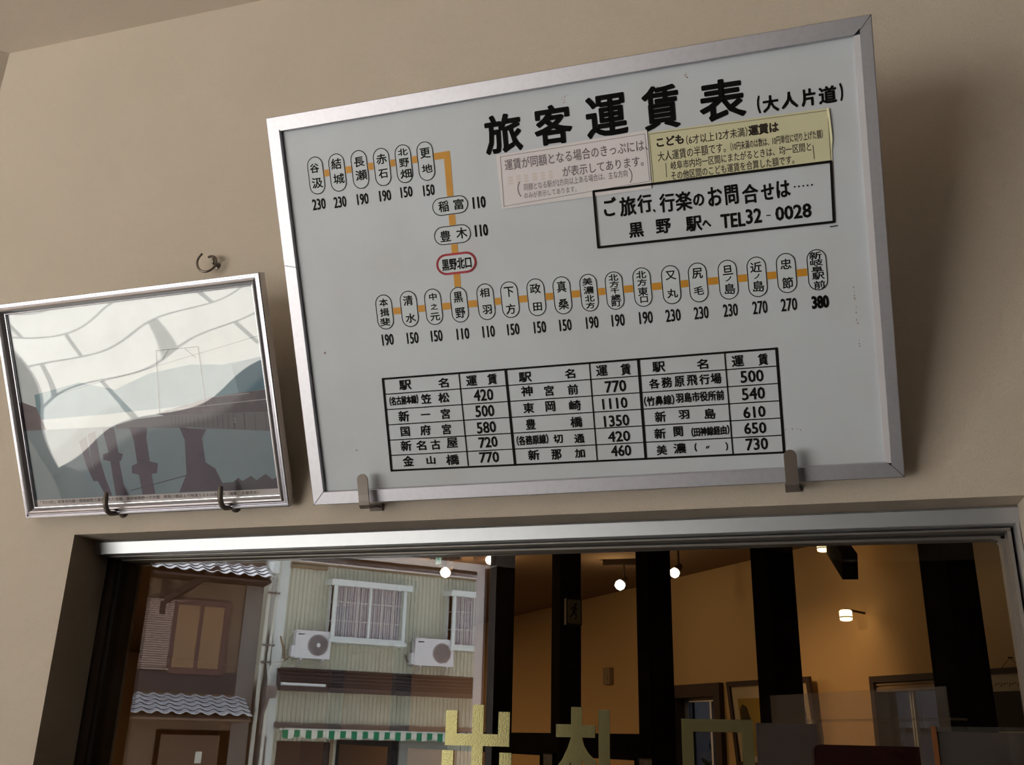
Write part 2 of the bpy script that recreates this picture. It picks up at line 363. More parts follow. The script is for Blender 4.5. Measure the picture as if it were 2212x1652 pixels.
# gold characters on the pane
def gold(polys, label):
    mb = MB()
    for p in polys: mb.prism([(x, .1125, z) for x, z in p], (0, .0022, 0))
    return wpart(mb, 'gold_character', M['gold'], label)
def rc(xa, xb, za, zb): return [(xa, za), (xb, za), (xb, zb), (xa, zb)]
gold([rc(-.5682, -.5490, 1.4888, 1.541), rc(-.5234, -.5050, 1.400, 1.550), rc(-.4805, -.4620, 1.4888, 1.540), rc(-.5490, -.5234, 1.4888, 1.5065), rc(-.5050, -.4805, 1.4888, 1.5065),
      rc(-.5725, -.5533, 1.400, 1.4815), rc(-.4775, -.4580, 1.400, 1.480), rc(-.5533, -.5234, 1.400, 1.418), rc(-.5050, -.4775, 1.400, 1.418)], 'gold character of five upright strokes')
gold([rc(-.3635, -.3465, 1.400, 1.5488), rc(-.3872, -.3635, 1.5048, 1.5235), rc(-.3465, -.3258, 1.5048, 1.5225),
      [(-.3635, 1.5048), (-.3690, 1.489), (-.3780, 1.472), (-.3900, 1.458), (-.3900, 1.438), (-.3720, 1.456), (-.3635, 1.470)],
      [(-.3465, 1.5048), (-.3430, 1.4925), (-.3360, 1.4820), (-.3245, 1.4715), (-.3245, 1.449), (-.3380, 1.461), (-.3465, 1.474)],
      rc(-.3207, -.3034, 1.402, 1.5452), [(-.3034, 1.402), (-.3034, 1.420), (-.285, 1.420), (-.285, 1.436), (-.270, 1.436), (-.270, 1.402)]], 'gold character with a tree radical')
gold([rc(-.1950, -.1780, 1.42, 1.5345), rc(-.1080, -.0910, 1.42, 1.5345), rc(-.1780, -.1080, 1.5168, 1.5345), rc(-.1780, -.1080, 1.435, 1.4527)], 'gold square character')

# ------------------------------------------------------------------ fare board
# lettering and ruling on the board, metres from its lower left corner: (characters, centre x, centre height, width, height)
TITLE = (('旅',.3818,.5445,.0577,.0569),('客',.4582,.546,.0566,.0572),('運',.5376,.5469,.0603,.0593),('賃',.6159,.5467,.0521,.0618),('表',.7011,.544,.0627,.0562))
SUB = (('（',.7496,.5299,.0044,.0244),('大',.7655,.5288,.0215,.0227),('人',.7906,.5297,.0218,.0225),('片',.8154,.5295,.0189,.0235),('道',.8404,.529,.0235,.0234),('）',.8582,.5298,.0042,.0239))
CAPTOP = (((.0719,.5247,.0277,.0596),(('谷',.0704,.5363,.0156,.0145),('汲',.0724,.5132,.0187,.0164)),('230',.0705,.4802,.0228,.0174)),((.1087,.5243,.0279,.0596),(('結',.1084,.5379,.0174,.0169),('城',.1099,.5146,.0189,.0158)),('230',.107,.4789,.0212,.0173)),((.1469,.5238,.028,.0601),(('長',.1472,.5355,.0176,.0152),('瀬',.1483,.515,.0196,.0157)),('190',.1458,.4785,.0192,.0171)),((.1843,.5225,.0276,.0588),(('赤',.1846,.5347,.0174,.0156),('石',.1848,.5123,.0155,.0138)),('190',.1837,.4788,.0194,.017)),((.2204,.5224,.0272,.0593),(('北',.2206,.5401,.0162,.0106),('野',.2211,.5241,.0162,.0133),('畑',.2221,.5072,.0186,.0137)),('150',.2193,.4797,.0192,.0165)),((.2563,.5214,.0273,.0598),(('更',.2566,.5335,.0165,.0154),('地',.2571,.5102,.017,.0132)),('150',.2559,.4776,.0184,.0168)))
CAPMID = (((.2873,.4502,.0584,.0278),(('稲',.2768,.4502,.0163,.0167),('富',.3011,.4506,.0162,.016)),('110',.3335,.4492,.0203,.0179)),((.2859,.4062,.0601,.0287),(('豊',.2745,.4055,.0171,.0168),('木',.301,.4072,.0177,.0167)),('110',.3325,.4073,.0204,.018)),((.2872,.3626,.0639,.0309),(('黒野北口',.2875,.362,.0476,.0176),),('',0,0,0,0)))
CAPLOW = (((.1606,.3005,.0287,.0555),(('本',.1607,.3155,.0147,.0125),('揖',.1605,.3,.0153,.0131),('斐',.1598,.285,.017,.0125)),('190',.1605,.257,.0194,.018)),((.2024,.3013,.0289,.0572),(('清',.2019,.3144,.0162,.0156),('水',.203,.2871,.0168,.0146)),('150',.2024,.2559,.0191,.0179)),((.2427,.3005,.0285,.0568),(('中',.2434,.3161,.0125,.0112),('之',.2436,.3007,.0114,.0096),('元',.2435,.2851,.0159,.0123)),('150',.2423,.2555,.0188,.0178)),((.2848,.2995,.0286,.0553),(('黒',.2842,.3113,.0146,.0165),('野',.285,.287,.0163,.016)),('110',.2853,.2548,.0202,.0176)),((.3277,.2997,.0281,.0564),(('相',.327,.3136,.0152,.0137),('羽',.3283,.288,.0149,.0137)),('110',.3268,.2544,.0194,.018)),((.3657,.2991,.0283,.056),(('下',.3654,.3109,.0152,.0152),('方',.3656,.2851,.0152,.0157)),('150',.366,.2542,.0191,.0174)),((.407,.2985,.0284,.0572),(('政',.4065,.3116,.0166,.015),('田',.4074,.2844,.0134,.0125)),('150',.4076,.2535,.0188,.0178)),((.447,.2973,.0279,.0572),(('真',.447,.3102,.0142,.017),('桑',.4475,.284,.0158,.0155)),('150',.447,.2529,.0185,.0176)),((.4874,.297,.027,.0563),(('美',.4864,.3135,.015,.0112),('濃',.4872,.3008,.0156,.0113),('北',.4876,.2885,.0145,.0102),('方',.4876,.2782,.0135,.0092)),('190',.4877,.2529,.0187,.018)),((.5255,.2961,.0271,.0569),(('北',.5255,.3152,.0143,.0101),('方',.5259,.3055,.0138,.0091),('千',.526,.296,.0128,.0086),('歳',.5263,.286,.0148,.0092),('町',.5265,.2768,.0143,.0087)),('190',.5264,.2525,.0192,.0179)),((.5665,.2969,.0272,.058),(('北',.5664,.315,.0146,.0111),('方',.5666,.3037,.0136,.0101),('東',.5667,.2905,.0146,.0126),('口',.5673,.2788,.0111,.0091)),('190',.5674,.2524,.0197,.0182)),((.608,.296,.0273,.057),(('又',.6087,.3095,.0153,.013),('丸',.6088,.2836,.0154,.013)),('230',.6067,.2519,.0214,.0181)),((.6465,.2952,.0273,.0575),(('尻',.6465,.3083,.0151,.0149),('毛',.6465,.2835,.0142,.0124)),('230',.6469,.2517,.0205,.018)),((.6885,.2946,.0274,.0571),(('旦',.6889,.3082,.0144,.0133),('ノ',.689,.2958,.0082,.0069),('島',.6898,.2814,.0149,.0153)),('230',.688,.2514,.0202,.0183)),((.7285,.2943,.0274,.0576),(('近',.7279,.308,.0156,.0146),('ノ',.7281,.295,.008,.0068),('島',.7293,.281,.0156,.0156)),('270',.7288,.2513,.0204,.0186)),((.7685,.2953,.0274,.0566),(('忠',.7685,.3079,.0149,.0145),('節',.769,.2816,.0149,.016)),('270',.7683,.2513,.0219,.018)),((.8096,.2954,.027,.0576),(('新',.8085,.3152,.0164,.0105),('岐',.8092,.3055,.0169,.0096),('阜',.8096,.2961,.016,.0086),('駅',.8103,.2869,.0165,.0101),('前',.811,.2748,.0151,.0111)),('380',.8102,.2507,.0229,.0183)))
TABLE = (('駅',.181,.1836,.0205,.0159),('名',.2448,.1819,.0166,.0152),('運',.291,.1816,.0174,.0161),('賃',.3242,.1816,.015,.0166),('（名古屋本線）',.1757,.1597,.0488,.0143),('笠',.2132,.1592,.0168,.0153),('松',.2427,.1589,.0183,.0158),('420',.3076,.1581,.0314,.0183),('新',.1726,.1344,.0183,.0171),('一',.2094,.1346,.0157,.0022),('宮',.2426,.1334,.0149,.0164),('500',.307,.1333,.0303,.0183),('国',.172,.11,.0153,.0155),('府',.2064,.11,.0175,.0165),('宮',.2415,.1091,.0149,.0164),('580',.3067,.1078,.0309,.0178),('新',.1707,.0872,.0183,.0167),('名',.1962,.0862,.0164,.0155),('古',.2205,.0861,.0157,.016),('屋',.2482,.0872,.0184,.0164),('720',.307,.0846,.0303,.0168),('金',.1715,.0625,.0183,.0167),('山',.2097,.0618,.0146,.0133),('橋',.2457,.0606,.0213,.0165),('770',.306,.061,.0315,.0169),('駅',.3767,.1804,.0202,.0154),('名',.4465,.18,.0154,.0146),('神',.3771,.1588,.018,.0159),('宮',.4118,.1569,.0145,.0158),('前',.4486,.1559,.0159,.0157),('東',.3771,.1329,.0169,.016),('岡',.4112,.1331,.0151,.0159),('崎',.4493,.1317,.0181,.0158),('豊',.3777,.1079,.0153,.0166),('橋',.4489,.1066,.0186,.0163),('（各務原線）',.3779,.0837,.0504,.015),('切',.4182,.0828,.0146,.0133),('通',.4509,.0813,.0154,.0137),('新',.3776,.0603,.0181,.0161),('那',.413,.0591,.0157,.016),('加',.4494,.0588,.0155,.0138),('運',.495,.1805,.0172,.0161),('賃',.5306,.1796,.0149,.017),('770',.5132,.1557,.0316,.0176),('1110',.5097,.1304,.0377,.0166),('1350',.5098,.1043,.038,.0172),('420',.5112,.0807,.0333,.0162),('460',.5122,.0591,.0302,.0168),('駅',.5792,.1792,.0187,.0153),('名',.6422,.178,.0158,.0146),('運',.692,.1781,.0169,.016),('賃',.7269,.1776,.0138,.0168),('各',.5706,.1551,.0152,.0148),('務',.5889,.1557,.0156,.0158),('原',.6073,.1555,.0145,.0158),('飛',.6254,.1558,.0154,.0157),('行',.6433,.1557,.0148,.0151),('場',.6596,.1557,.0152,.0156),('500',.7099,.1549,.0322,.0174),('（竹鼻線）',.5754,.1298,.0446,.0149),('羽島市役所前',.6344,.1313,.0693,.0147),('540',.7098,.1299,.0322,.0175),('新',.575,.1058,.0162,.0159),('羽',.6093,.1068,.0155,.0133),('島',.6466,.1052,.0158,.0157),('610',.7089,.1034,.0308,.0165),('新',.5722,.0809,.0168,.0155),('関',.599,.0823,.0136,.0154),('（田神線経由）',.6449,.0801,.0544,.0137),('650',.7082,.0802,.0309,.0166),('美',.5725,.0563,.0153,.015),('濃',.599,.0573,.0181,.0155),('（',.622,.0574,.0035,.0128),('〃',.6392,.0566,.0055,.0041),('）',.6664,.0563,.0034,.0127),('730',.7087,.057,.0309,.0176))
TBL3 = ((.1445,.1959),(.1412,.0488),(.2719,.1928),(.2706,.0501),(.3472,.1926),(.3465,.0486))
TBL4 = ((.4775,.1931),(.475,.0475),(.5509,.19),(.5483,.0452),(.6748,.1908),(.6743,.0451),(.7466,.1913),(.7456,.0427))
BOX = ((.5088,.4424),(.8381,.4396),(.836,.3581),(.5079,.3612))
DASH = ((.8309,.3521),(.8405,.3524))
INQ = (('ご',.5305,.4175,.0189,.0271),('旅',.5561,.4151,.0236,.0276),('行',.5808,.4159,.0209,.0263),('、',.5935,.4041,.0036,.0042),('行',.6126,.413,.0213,.0267),('楽',.6361,.4123,.0228,.0272),('の',.6572,.4111,.0157,.0176),('お',.6802,.4131,.0201,.0269),('問',.703,.4125,.0182,.0274),('合',.7283,.4106,.022,.0267),('せ',.7518,.4099,.0173,.0225),('は',.773,.4111,.0183,.0235),('・・・・・',.7998,.4119,.0252,.0023),('黒',.5652,.3799,.0211,.0216),('野',.6043,.3806,.0214,.0209),('駅',.6476,.3789,.0228,.0213),('へ',.6653,.3767,.0122,.01),('TEL',.702,.3769,.0337,.0199),('32',.7306,.3792,.0215,.0209),('-',.7506,.3776,.0062,.0014),('0028',.7838,.3781,.0481,.0196))
ST1 = ((.368,.5144),(.5939,.518),(.5932,.4358),(.3681,.4344))
ST1IN = ((.3742,.5111),(.5905,.5132),(.5911,.4461),(.3721,.4382))
ST1T = (('運賃が同額となる場合のきっぷには、',.4863,.4978,.2131,.0163),('が表示してあります。',.5255,.4763,.1188,.015))
ST1S = (('同額となる駅が2方向以上ある場合は、主な方向',.483,.4619,.155,.0103),('のみが表示してあります。',.4444,.4496,.0794,.0089))
ST1P = (('（',.3979,.46,.0051,.0222),('）',.565,.458,.0048,.0214))
ST2 = ((.5951,.5143),(.8407,.5113),(.8407,.4376),(.5942,.4404))
ST2IN = ((.5963,.5118),(.8388,.5082),(.8381,.4396),(.5964,.4419))
ST2B = (('こども',.6249,.4985,.0386,.0135),('運賃は',.7534,.4962,.0405,.0148))
ST2T = (('（6才以上12才未満）',.6895,.4958,.0843,.0133),('大人運賃の半額です。',.6532,.4786,.095,.014),('（10円未満のは数は、10円単位に切り上げた額）',.7688,.4782,.1232,.012),('岐阜市内均一区間にまたがるときは、均一区間と',.7184,.4636,.1914,.0121),('その他区間のこども運賃を合算した額です。',.7063,.4493,.1687,.0122))
ST2P = ((.6162,.4682),(.6153,.4488),(.8165,.4645),(.817,.446))

LEAN = math.radians(26)
sg = empty('fare_board', (-.76142, -.03, 1.8511), (LEAN, 0, 0))
tag(sg, 'large white hand-lettered fare board in an aluminium frame leaning out over the window', 'sign')
SW, SH = .9025, .6235
MB().box(.004, SW - .004, .006, .020, .004, SH - .004).build('board', M['board'], sg)
prof = lambda t: [(.0, -.022), (.0, .0004), (.0010, .0014), (t - .0010, .0014), (t - .0003, .0006), (t, -.0060)]
rprof = [(.0, -.022), (.0, .0004), (.0010, .0014), (.0155, .0014), (.0158, .0008), (.0158, -.0060)]
rail('frame_rail', SW, SH, 'top', prof(.0240), M['signframe'], sg)
rail('frame_rail', SW, SH, 'bottom', prof(.0215), M['signframe'], sg)
rail('frame_rail', SW, SH, 'right', rprof, M['signframe'], sg)
recalc(MB().prism([(SW - .0160, -.0002, .0205), (SW - .0240, .0022, .0205), (SW - .0240, .0062, .0205), (SW - .0160, .0062, .0205)], (0, 0, SH - .0440)).build('edge_bead', M['bead'], sg))
rail('frame_rail', SW, SH, 'left', prof(.0215), M['signframe'], sg, 0, .372)
rail('frame_rail', SW, SH, 'left', prof(.0215), M['signframe'], sg, .3735, 1)
MB().box(.0006, .0208, -.0006, .004, .3896, .3908).build('frame_joint', M['signgap'], sg)
for (xa, za), (xb, zb) in (((.0205, .0215), (.0, .0)), ((SW - .0155, .0170), (SW - .0004, .0006)), ((SW - .0155, SH - .0185), (SW - .0004, SH - .0006))):
    MB().beam((xa, -.0012, za), (xb, -.0012, zb), .0007, .0012, up=(0, 1, 0)).build('mitre_joint', M['signgap'], sg)
YB = .006
def onboard(mb, name, mats, parent=None, dy=0.0, label=None):
    mb.v = [(x, y + YB, z) for x, y, z in mb.v]
    return mb.build(name, mats, parent or sg, label=label)
for row in TITLE:
    mb = MB(); text(mb, *row, r=.0017, rot=random.uniform(-.01, .01)); onboard(mb, 'title_character', M['ink'], label='large bold black title character')
mb = MB(); texts(mb, SUB, .0008); onboard(mb, 'subtitle_lettering', M['ink'])
mb = MB()
hw = .0052
mb.face([(.0724, -.0003, .5260 - hw), (.2908 + hw, -.0003, .5262 - hw), (.2908 + hw, -.0003, .5262 + hw), (.0724, -.0003, .5262 + hw)])
mb.face([(.2908 - hw, -.0003, .5262 - hw), (.2845 - hw, -.0003, .30), (.2845 + hw, -.0003, .30), (.2908 + hw, -.0003, .5262 - hw)])
mb.face([(.1606, -.0004, .3005 - hw), (.8094, -.0004, .2935 - hw), (.8094, -.0004, .2935 + hw), (.1606, -.0004, .3005 + hw)])
onboard(mb, 'route_line', M['orange'], label='thick orange route line')
for grp, fr in ((CAPTOP, .0003), (CAPMID, .0005), (CAPLOW, .0003)):
    for i, ((cu, cv, wd, ht), chars, fare) in enumerate(grp):
        redone = grp is CAPMID and i == 2
        mb = MB(); st = stadium(cu, cv, wd, ht)
        if grp is CAPMID and not redone: pass
        mb.face([(x, -.0005, z) for x, z in st], 0)
        mb.stroke(stadium(cu, cv, wd - .002, ht - .002), .0017 if redone else .00062, -.0007, 1, True)
        for ch in chars: text(mb, *ch, r=.0004 if redone else .00028, y=-.0008, m=2 if redone else 1, rot=random.uniform(-.02, .02))
        lz = onboard(mb, 'station_lozenge', [M['lozenge'], M['red'] if redone else M['ink'], M['ink']], label='red outlined station lozenge' if redone else None)
        if fare[0]:
            mb = MB(); text(mb, *fare, r=.0009 if fare[0] == '380' else fr, y=-.0007); onboard(mb, 'fare_figures', M['ink'], lz)
mb = MB(); texts(mb, INQ, .00062, jit=.015)
mb.stroke(BOX, .0017, -.0022, 0, True); mb.stroke(DASH, .0007, -.0007)
onboard(mb, 'inquiry_box', M['ink'], label='black ruled box with inquiry lettering and telephone number')
# fare table
mb = MB()
def lerp(a, b, t): return (a[0] + (b[0] - a[0]) * t, a[1] + (b[1] - a[1]) * t)
cols = [(TBL3[0], TBL3[1], .0019), (TBL3[2], TBL3[3], .0009), (TBL3[4], TBL3[5], .0020), (TBL4[0], TBL4[1], .0009), (TBL4[2], TBL4[3], .0020), (TBL4[4], TBL4[5], .0009), (TBL4[6], TBL4[7], .0019)]
cols[4] = ((.5505, .1917), (.5480, .0459), .0020)
for p, q, h in cols: mb.stroke((p, q), h, -.0007)
for k in range(7):
    t = k / 6; mb.stroke((lerp(cols[0][0], cols[0][1], t), lerp(cols[6][0], cols[6][1], t)), .0015 if k in (0, 6) else .0008, -.0007)
texts(mb, TABLE, .00042, jit=.015)
onboard(mb, 'fare_table', M['ink'], label='black ruled fare table of three double columns')
# pasted notices
n1 = MB(); n1.face([(x, -.0016, z) for x, z in reversed(ST1)]); n1 = onboard(n1, 'paper_notice', M['paper'], label='pale pinkish paper notice with faded print')
mb = MB(); mb.stroke(ST1IN, .0003, -.0019, 0, True); texts(mb, ST1T, .00012, -.0019); texts(mb, ST1S, 0, -.0019); texts(mb, ST1P, 0, -.0019); onboard(mb, 'notice_lettering', M['ink2'], n1)
mb = MB(); [mb.stroke(((.3835 + k * .0125, .4705 + q * .0042), (.3895 + k * .0125 - .001 * (k % 3), .4705 + q * .0042 + .0006 * (k % 2))), .0014, -.0018) for k in range(6) for q in range(3)]; onboard(mb, 'faded_print', M['faded'], n1)
n2 = MB(); n2.face([(x, -.0012, z) for x, z in reversed(ST2)])
n2.face([(.8375, -.0012, .5112), (.8407, -.0035, .5105), (.8425, -.0030, .470), (.8407, -.0012, .455)])
n2 = onboard(n2, 'paper_notice', M['paper2'], label='yellow paper notice on child fares')
mb = MB(); mb.stroke(ST2IN, .0003, -.0015, 0, True); texts(mb, ST2T, .0001, -.0015); texts(mb, ST2B, .0006, -.0015)
mb.stroke(ST2P[:2], .0004, -.0015); mb.stroke(ST2P[2:], .0004, -.0015); onboard(mb, 'notice_lettering', M['ink3'], n2)
# stains and scuffs
for cu, cv, a, b in ((.478, .580, .010, .006), (.468, .567, .004, .002), (.612, .575, .005, .003), (.655, .585, .003, .006), (.8555, .262, .0012, .010), (.8565, .225, .0010, .012), (.857, .19, .0008, .01), (.085, .085, .0015, .001), (.76, .075, .012, .0012), (.05, .245, .002, .0016)):
    mb = MB()
    for q in range(7):
        x, z = cu + random.gauss(0, a * .6), cv + random.gauss(0, b * .6); r = random.uniform(.0003, .0011)
        mb.face([(x + r * math.cos(t) * random.uniform(.6, 1.5), -.0002, z + r * math.sin(t) * random.uniform(.6, 1.3)) for t in [k * PI / 4 for k in range(8)]])
    onboard(mb, 'rust_specks', M['stain'], label='small reddish brown specks and scuffs')
# flat hooks under the board
def strap_hook(x, label):
    h = empty('strap_hook', (x, 0, 1.842)); tag(h, label, 'hook', 'flat metal hooks carrying the fare board')
    wd = .0088; path = [(.0, .008), (-.020, .0055), (-.034, .0010), (-.0400, -.0020), (-.0445, -.0020), (-.0478, .0012), (-.0500, .007), (-.0530, .016), (-.0580, .029), (-.0622, .039)]
    mb = MB(); t = .0024; n = len(path); F = []; Bk = []
    for i, (y, z) in enumerate(path):
        a, b = path[max(i - 1, 0)], path[min(i + 1, n - 1)]; d = Vector((b[0] - a[0], b[1] - a[1])).normalized(); nn = Vector((d.y, -d.x))
        F.append((y - nn.x * t / 2, z - nn.y * t / 2)); Bk.append((y + nn.x * t / 2, z + nn.y * t / 2))
    for i in range(n - 1):
        mb.prism([(-wd, F[i][0], F[i][1]), (wd, F[i][0], F[i][1]), (wd, Bk[i][0], Bk[i][1]), (-wd, Bk[i][0], Bk[i][1])], (0, F[i + 1][0] - F[i][0], F[i + 1][1] - F[i][1]))
    arc = [(wd * math.cos(k * PI / 12), F[-1][0] + d.x * wd * math.sin(k * PI / 12), F[-1][1] + d.y * wd * math.sin(k * PI / 12)) for k in range(13)]
    mb.prism(arc, (0, nn.x * t, nn.y * t))
    recalc(mb.build('strap', M['hook'], h))
    recalc(MB().box(-wd - .002, wd + .002, -.004, 0, .002, .014).build('wall_plate', M['hook'], h))
    return h
strap_hook(-.6625, 'flat grey-brown hook under the left end of the fare board')
strap_hook(-.0080, 'flat grey-brown hook under the right end of the fare board')

# ------------------------------------------------------------------ framed bridge photograph
PL = math.radians(26.5)
ph = empty('framed_photograph', (-1.34404, -.02, 1.85418), (PL, 0, 0))
tag(ph, 'silver framed photograph of a railway bridge on the wall left of the fare board', 'picture')
PW, PH = .533, .3875
pprof = [(0, -.016), (0, .0012), (.0015, .0022), (.0042, .0022), (.0050, .0002), (.0068, .0004), (.0085, .0034), (.0112, .0048), (.0138, .0036), (.0155, .0006), (.0180, -.0028), (.0192, -.0030), (.0200, -.0045), (.0200, -.009)]
for sd in ('top', 'bottom', 'left', 'right'): rail('frame_rail', PW, PH, sd, pprof, M['pframe'], ph)
MB().box(.003, PW - .003, .0095, .0155, .003, PH - .003).build('backing', M['pframe_side'], ph)
PM = [mat('print_sky', (206, 216, 220), .6, noise=(9, .8, (186, 196, 202))), mat('print_hills', (116, 152, 166), .6, noise=(14, .5, (96, 130, 148))), mat('print_dark_hill', (78, 116, 134), .6),
      mat('print_bank', (104, 92, 98), .6, noise=(40, .8, (80, 72, 78))), mat('print_water', (132, 146, 154), .6, noise=(6, .6, (112, 130, 142))), mat('print_girder', (112, 108, 112), .6),
      mat('print_pier', (88, 74, 88), .6, noise=(22, .6, (72, 62, 76))), mat('print_line', (66, 62, 70), .6), mat('print_grass', (84, 78, 84), .6), mat('print_caption', (206, 196, 196), .7), mat('print_caption_ink', (96, 84, 84), .7), mat('print_rib', (84, 80, 86), .6), mat('print_pale_line', (178, 178, 182), .6)]
PR = dict(
    inner=[(0.0133, 0.3726), (0.5153, 0.3704), (0.5185, 0.0151), (0.0188, 0.0168)],
    strip=[(0.0186, 0.0311), (0.5194, 0.0285), (0.5212, 0.0104), (0.0182, 0.0135)],
    mountain=[(0.0506, 0.2213), (0.1489, 0.2362), (0.2202, 0.218), (0.293, 0.2404), (0.3759, 0.2489), (0.4373, 0.2437), (0.4889, 0.2484), (0.5178, 0.2519), (0.5203, 0.189), (0.4657, 0.1841), (0.308, 0.1787), (0.1834, 0.1764), (0.05, 0.176)],
    darkhill=[(0.4541, 0.2423), (0.4889, 0.2484), (0.5178, 0.2519), (0.5183, 0.1981), (0.4604, 0.1935)],
    bank=[(0.2959, 0.1702), (0.4086, 0.1914), (0.5181, 0.1967), (0.5195, 0.156), (0.3267, 0.1618)],
    bankl=[(0.0212, 0.2105), (0.0503, 0.1987), (0.0657, 0.1555), (0.0188, 0.1553)],
    water=[(0.0194, 0.1585), (0.2093, 0.1541), (0.5203, 0.1274), (0.5203, 0.0227), (0.0147, 0.027)],
    girder=[(0.2096, 0.1556), (0.255, 0.1636), (0.3203, 0.1663), (0.5225, 0.1588), (0.52, 0.1253), (0.359, 0.1419), (0.2776, 0.1464), (0.2122, 0.1491)],
    pa=[(0.3381, 0.1439), (0.3898, 0.1374), (0.3788, 0.1227), (0.3793, 0.0808), (0.3967, 0.069), (0.4067, 0.0437), (0.3838, 0.0308), (0.3201, 0.0316), (0.3393, 0.0627), (0.3452, 0.1217)],
    pb=[(0.2382, 0.1506), (0.2742, 0.1482), (0.2694, 0.1296), (0.2698, 0.0886), (0.2855, 0.0845), (0.2809, 0.0674), (0.2698, 0.0664), (0.2714, 0.0314), (0.2458, 0.0313), (0.2442, 0.0662), (0.2302, 0.0701), (0.2323, 0.0827), (0.244, 0.0869), (0.2436, 0.1281)],
    pc=[(0.1828, 0.151), (0.2072, 0.1526), (0.2089, 0.108), (0.2175, 0.1043), (0.212, 0.0934), (0.208, 0.0921), (0.2102, 0.0503), (0.2163, 0.0314), (0.1904, 0.032), (0.1896, 0.0931), (0.1753, 0.0971), (0.177, 0.1066), (0.1886, 0.1092)],
    pd=[(0.1514, 0.1435), (0.1674, 0.1488), (0.1692, 0.0943), (0.1749, 0.0618), (0.183, 0.0324), (0.1697, 0.0317), (0.1562, 0.0627), (0.1506, 0.0953)],
    pe=[(0.1305, 0.1319), (0.1472, 0.1405), (0.15, 0.0921), (0.1576, 0.0594), (0.1482, 0.0599), (0.1382, 0.0895)],
    grass=[(0.3838, 0.0308), (0.4067, 0.0437), (0.4276, 0.0441), (0.439, 0.0513), (0.4449, 0.0448), (0.4632, 0.0531), (0.4722, 0.045), (0.4906, 0.0547), (0.5027, 0.0449), (0.5198, 0.0517), (0.5197, 0.0282), (0.4251, 0.0279)],
    L_cable=[(0.2232, 0.0394), (0.339, 0.0602)],
    L_mast=[(0.3032, 0.1712), (0.3136, 0.2781), (0.396, 0.2776), (0.3955, 0.1739)],
    L_brace=[(0.3235, 0.2625), (0.3382, 0.2772)],
    L_brace2=[(0.3698, 0.2768), (0.3881, 0.26)],
    L_rail=[(0.3181, 0.1748), (0.4065, 0.1777), (0.519, 0.1801)],
    L_wire=[(0.0925, 0.2182), (0.3092, 0.2514), (0.5213, 0.2872)],
    L_bar=[(0.412, 0.1911), (0.4805, 0.192)],
)
mb = MB(); Y0 = .0088
def pf(k, m, lay): mb.face([(x, Y0 - .00006 * lay, z) for x, z in PR[k]], m)
mb.face([(x, Y0, z) for x, z in ((.015, .015), (.519, .015), (.519, .374), (.015, .374))], 0)
for lay, (k, m) in enumerate((('mountain', 1), ('darkhill', 2), ('bank', 3), ('bankl', 3), ('water', 4), ('girder', 5), ('pe', 6), ('pd', 6), ('pc', 6), ('pb', 6), ('pa', 6), ('grass', 8))): pf(k, m, lay + 1)
for x in (.326, .333, .340, .347, .354, .362, .3697, .378, .387, .396, .4059, .415, .4247, .435, .4451, .4654, .4855, .5055): mb.stroke(((x, .1648 - (x - .32) * .04), (x - .002, .1440 - (x - .36) * .11)), .0005, Y0 - .0009, 11)
for k, h, m in (('L_cable', .0007, 7), ('L_mast', .0006, 7), ('L_brace', .0005, 7), ('L_brace2', .0005, 7), ('L_rail', .0006, 12), ('L_wire', .0003, 7), ('L_bar', .0005, 12)): mb.stroke(PR[k], h, Y0 - .001, m)
text(mb, '2', .4468, .149, .0045, .0075, 0, Y0 - .001, 12)
mb.build('bridge_print', PM, ph, label='photograph of a bridge with dark piers across pale water')
mb = MB(); mb.face([(x, Y0 - .0011, z) for x, z in ((.0172, .0135), (.519, .0115), (.519, .0292), (.0172, .0316))], 0)
cap = '「モ510形」岐阜市内線～揖斐線間で運用された車輌　揖斐線黒野～下方間　根尾川橋梁上で時速５０ｋｍ走行中〈撮影　水屋秀史〉'
text(mb, cap, .252, .0255, .445, .0062, .0001, Y0 - .0013, 1, -.005)
mb.build('caption_strip', [PM[9], PM[10]], ph)
# loose wavy cover film
nx, nz = 72, 54; mb = MB()
def fy(u, v):
    return -.0016 * math.sin(PI * u) * math.sin(PI * v) - .0006 * math.sin(8 * u + 4 * v) * math.sin(5 * v + 1)
for j in range(nz + 1):
    for i in range(nx + 1):
        u, v = i / nx, j / nz
        mb.v.append((.0185 + u * (PW - .037), .0070 + fy(u, v), .0185 + v * (PH - .037)))
for j in range(nz):
    for i in range(nx):
        a = j * (nx + 1) + i; mb.f.append((a, a + 1, a + nx + 2, a + nx + 1)); mb.mi.append(0)
mb.build('cover_film', M['film'], ph, smooth=True, label='clear wavy plastic cover film catching the daylight')
def cup_hook(x, label, z=1.861, lead=-.050):
    h = empty('cup_hook', (x, 0, z)); tag(h, label, 'hook', 'wire hooks carrying the framed photograph')
    P = [(0, 0, 0), (0, -.012, -.002), (0, -.024, -.006), (0, -.034, -.0085), (0, -.043, -.0065), (0, -.0495, .0005), (0, -.0525, .009), (0, -.0535, .018), (0, -.0535, .024)]
    recalc(MB().tube(P, [.0042, .0042, .0042, .0042, .0044, .0045, .0046, .0044, .0034], 12).build('hook_wire', M['hook'], h, smooth=True))
    recalc(MB().lathe((0, -.002, 0), (0, -1, 0), [(.009, -.002), (.009, .0), (.006, .003)], 16).build('screw_collar', M['steel'], h))
cup_hook(-1.152, 'wire hook under the left half of the framed photograph')
cup_hook(-.925, 'wire hook under the right half of the framed photograph')
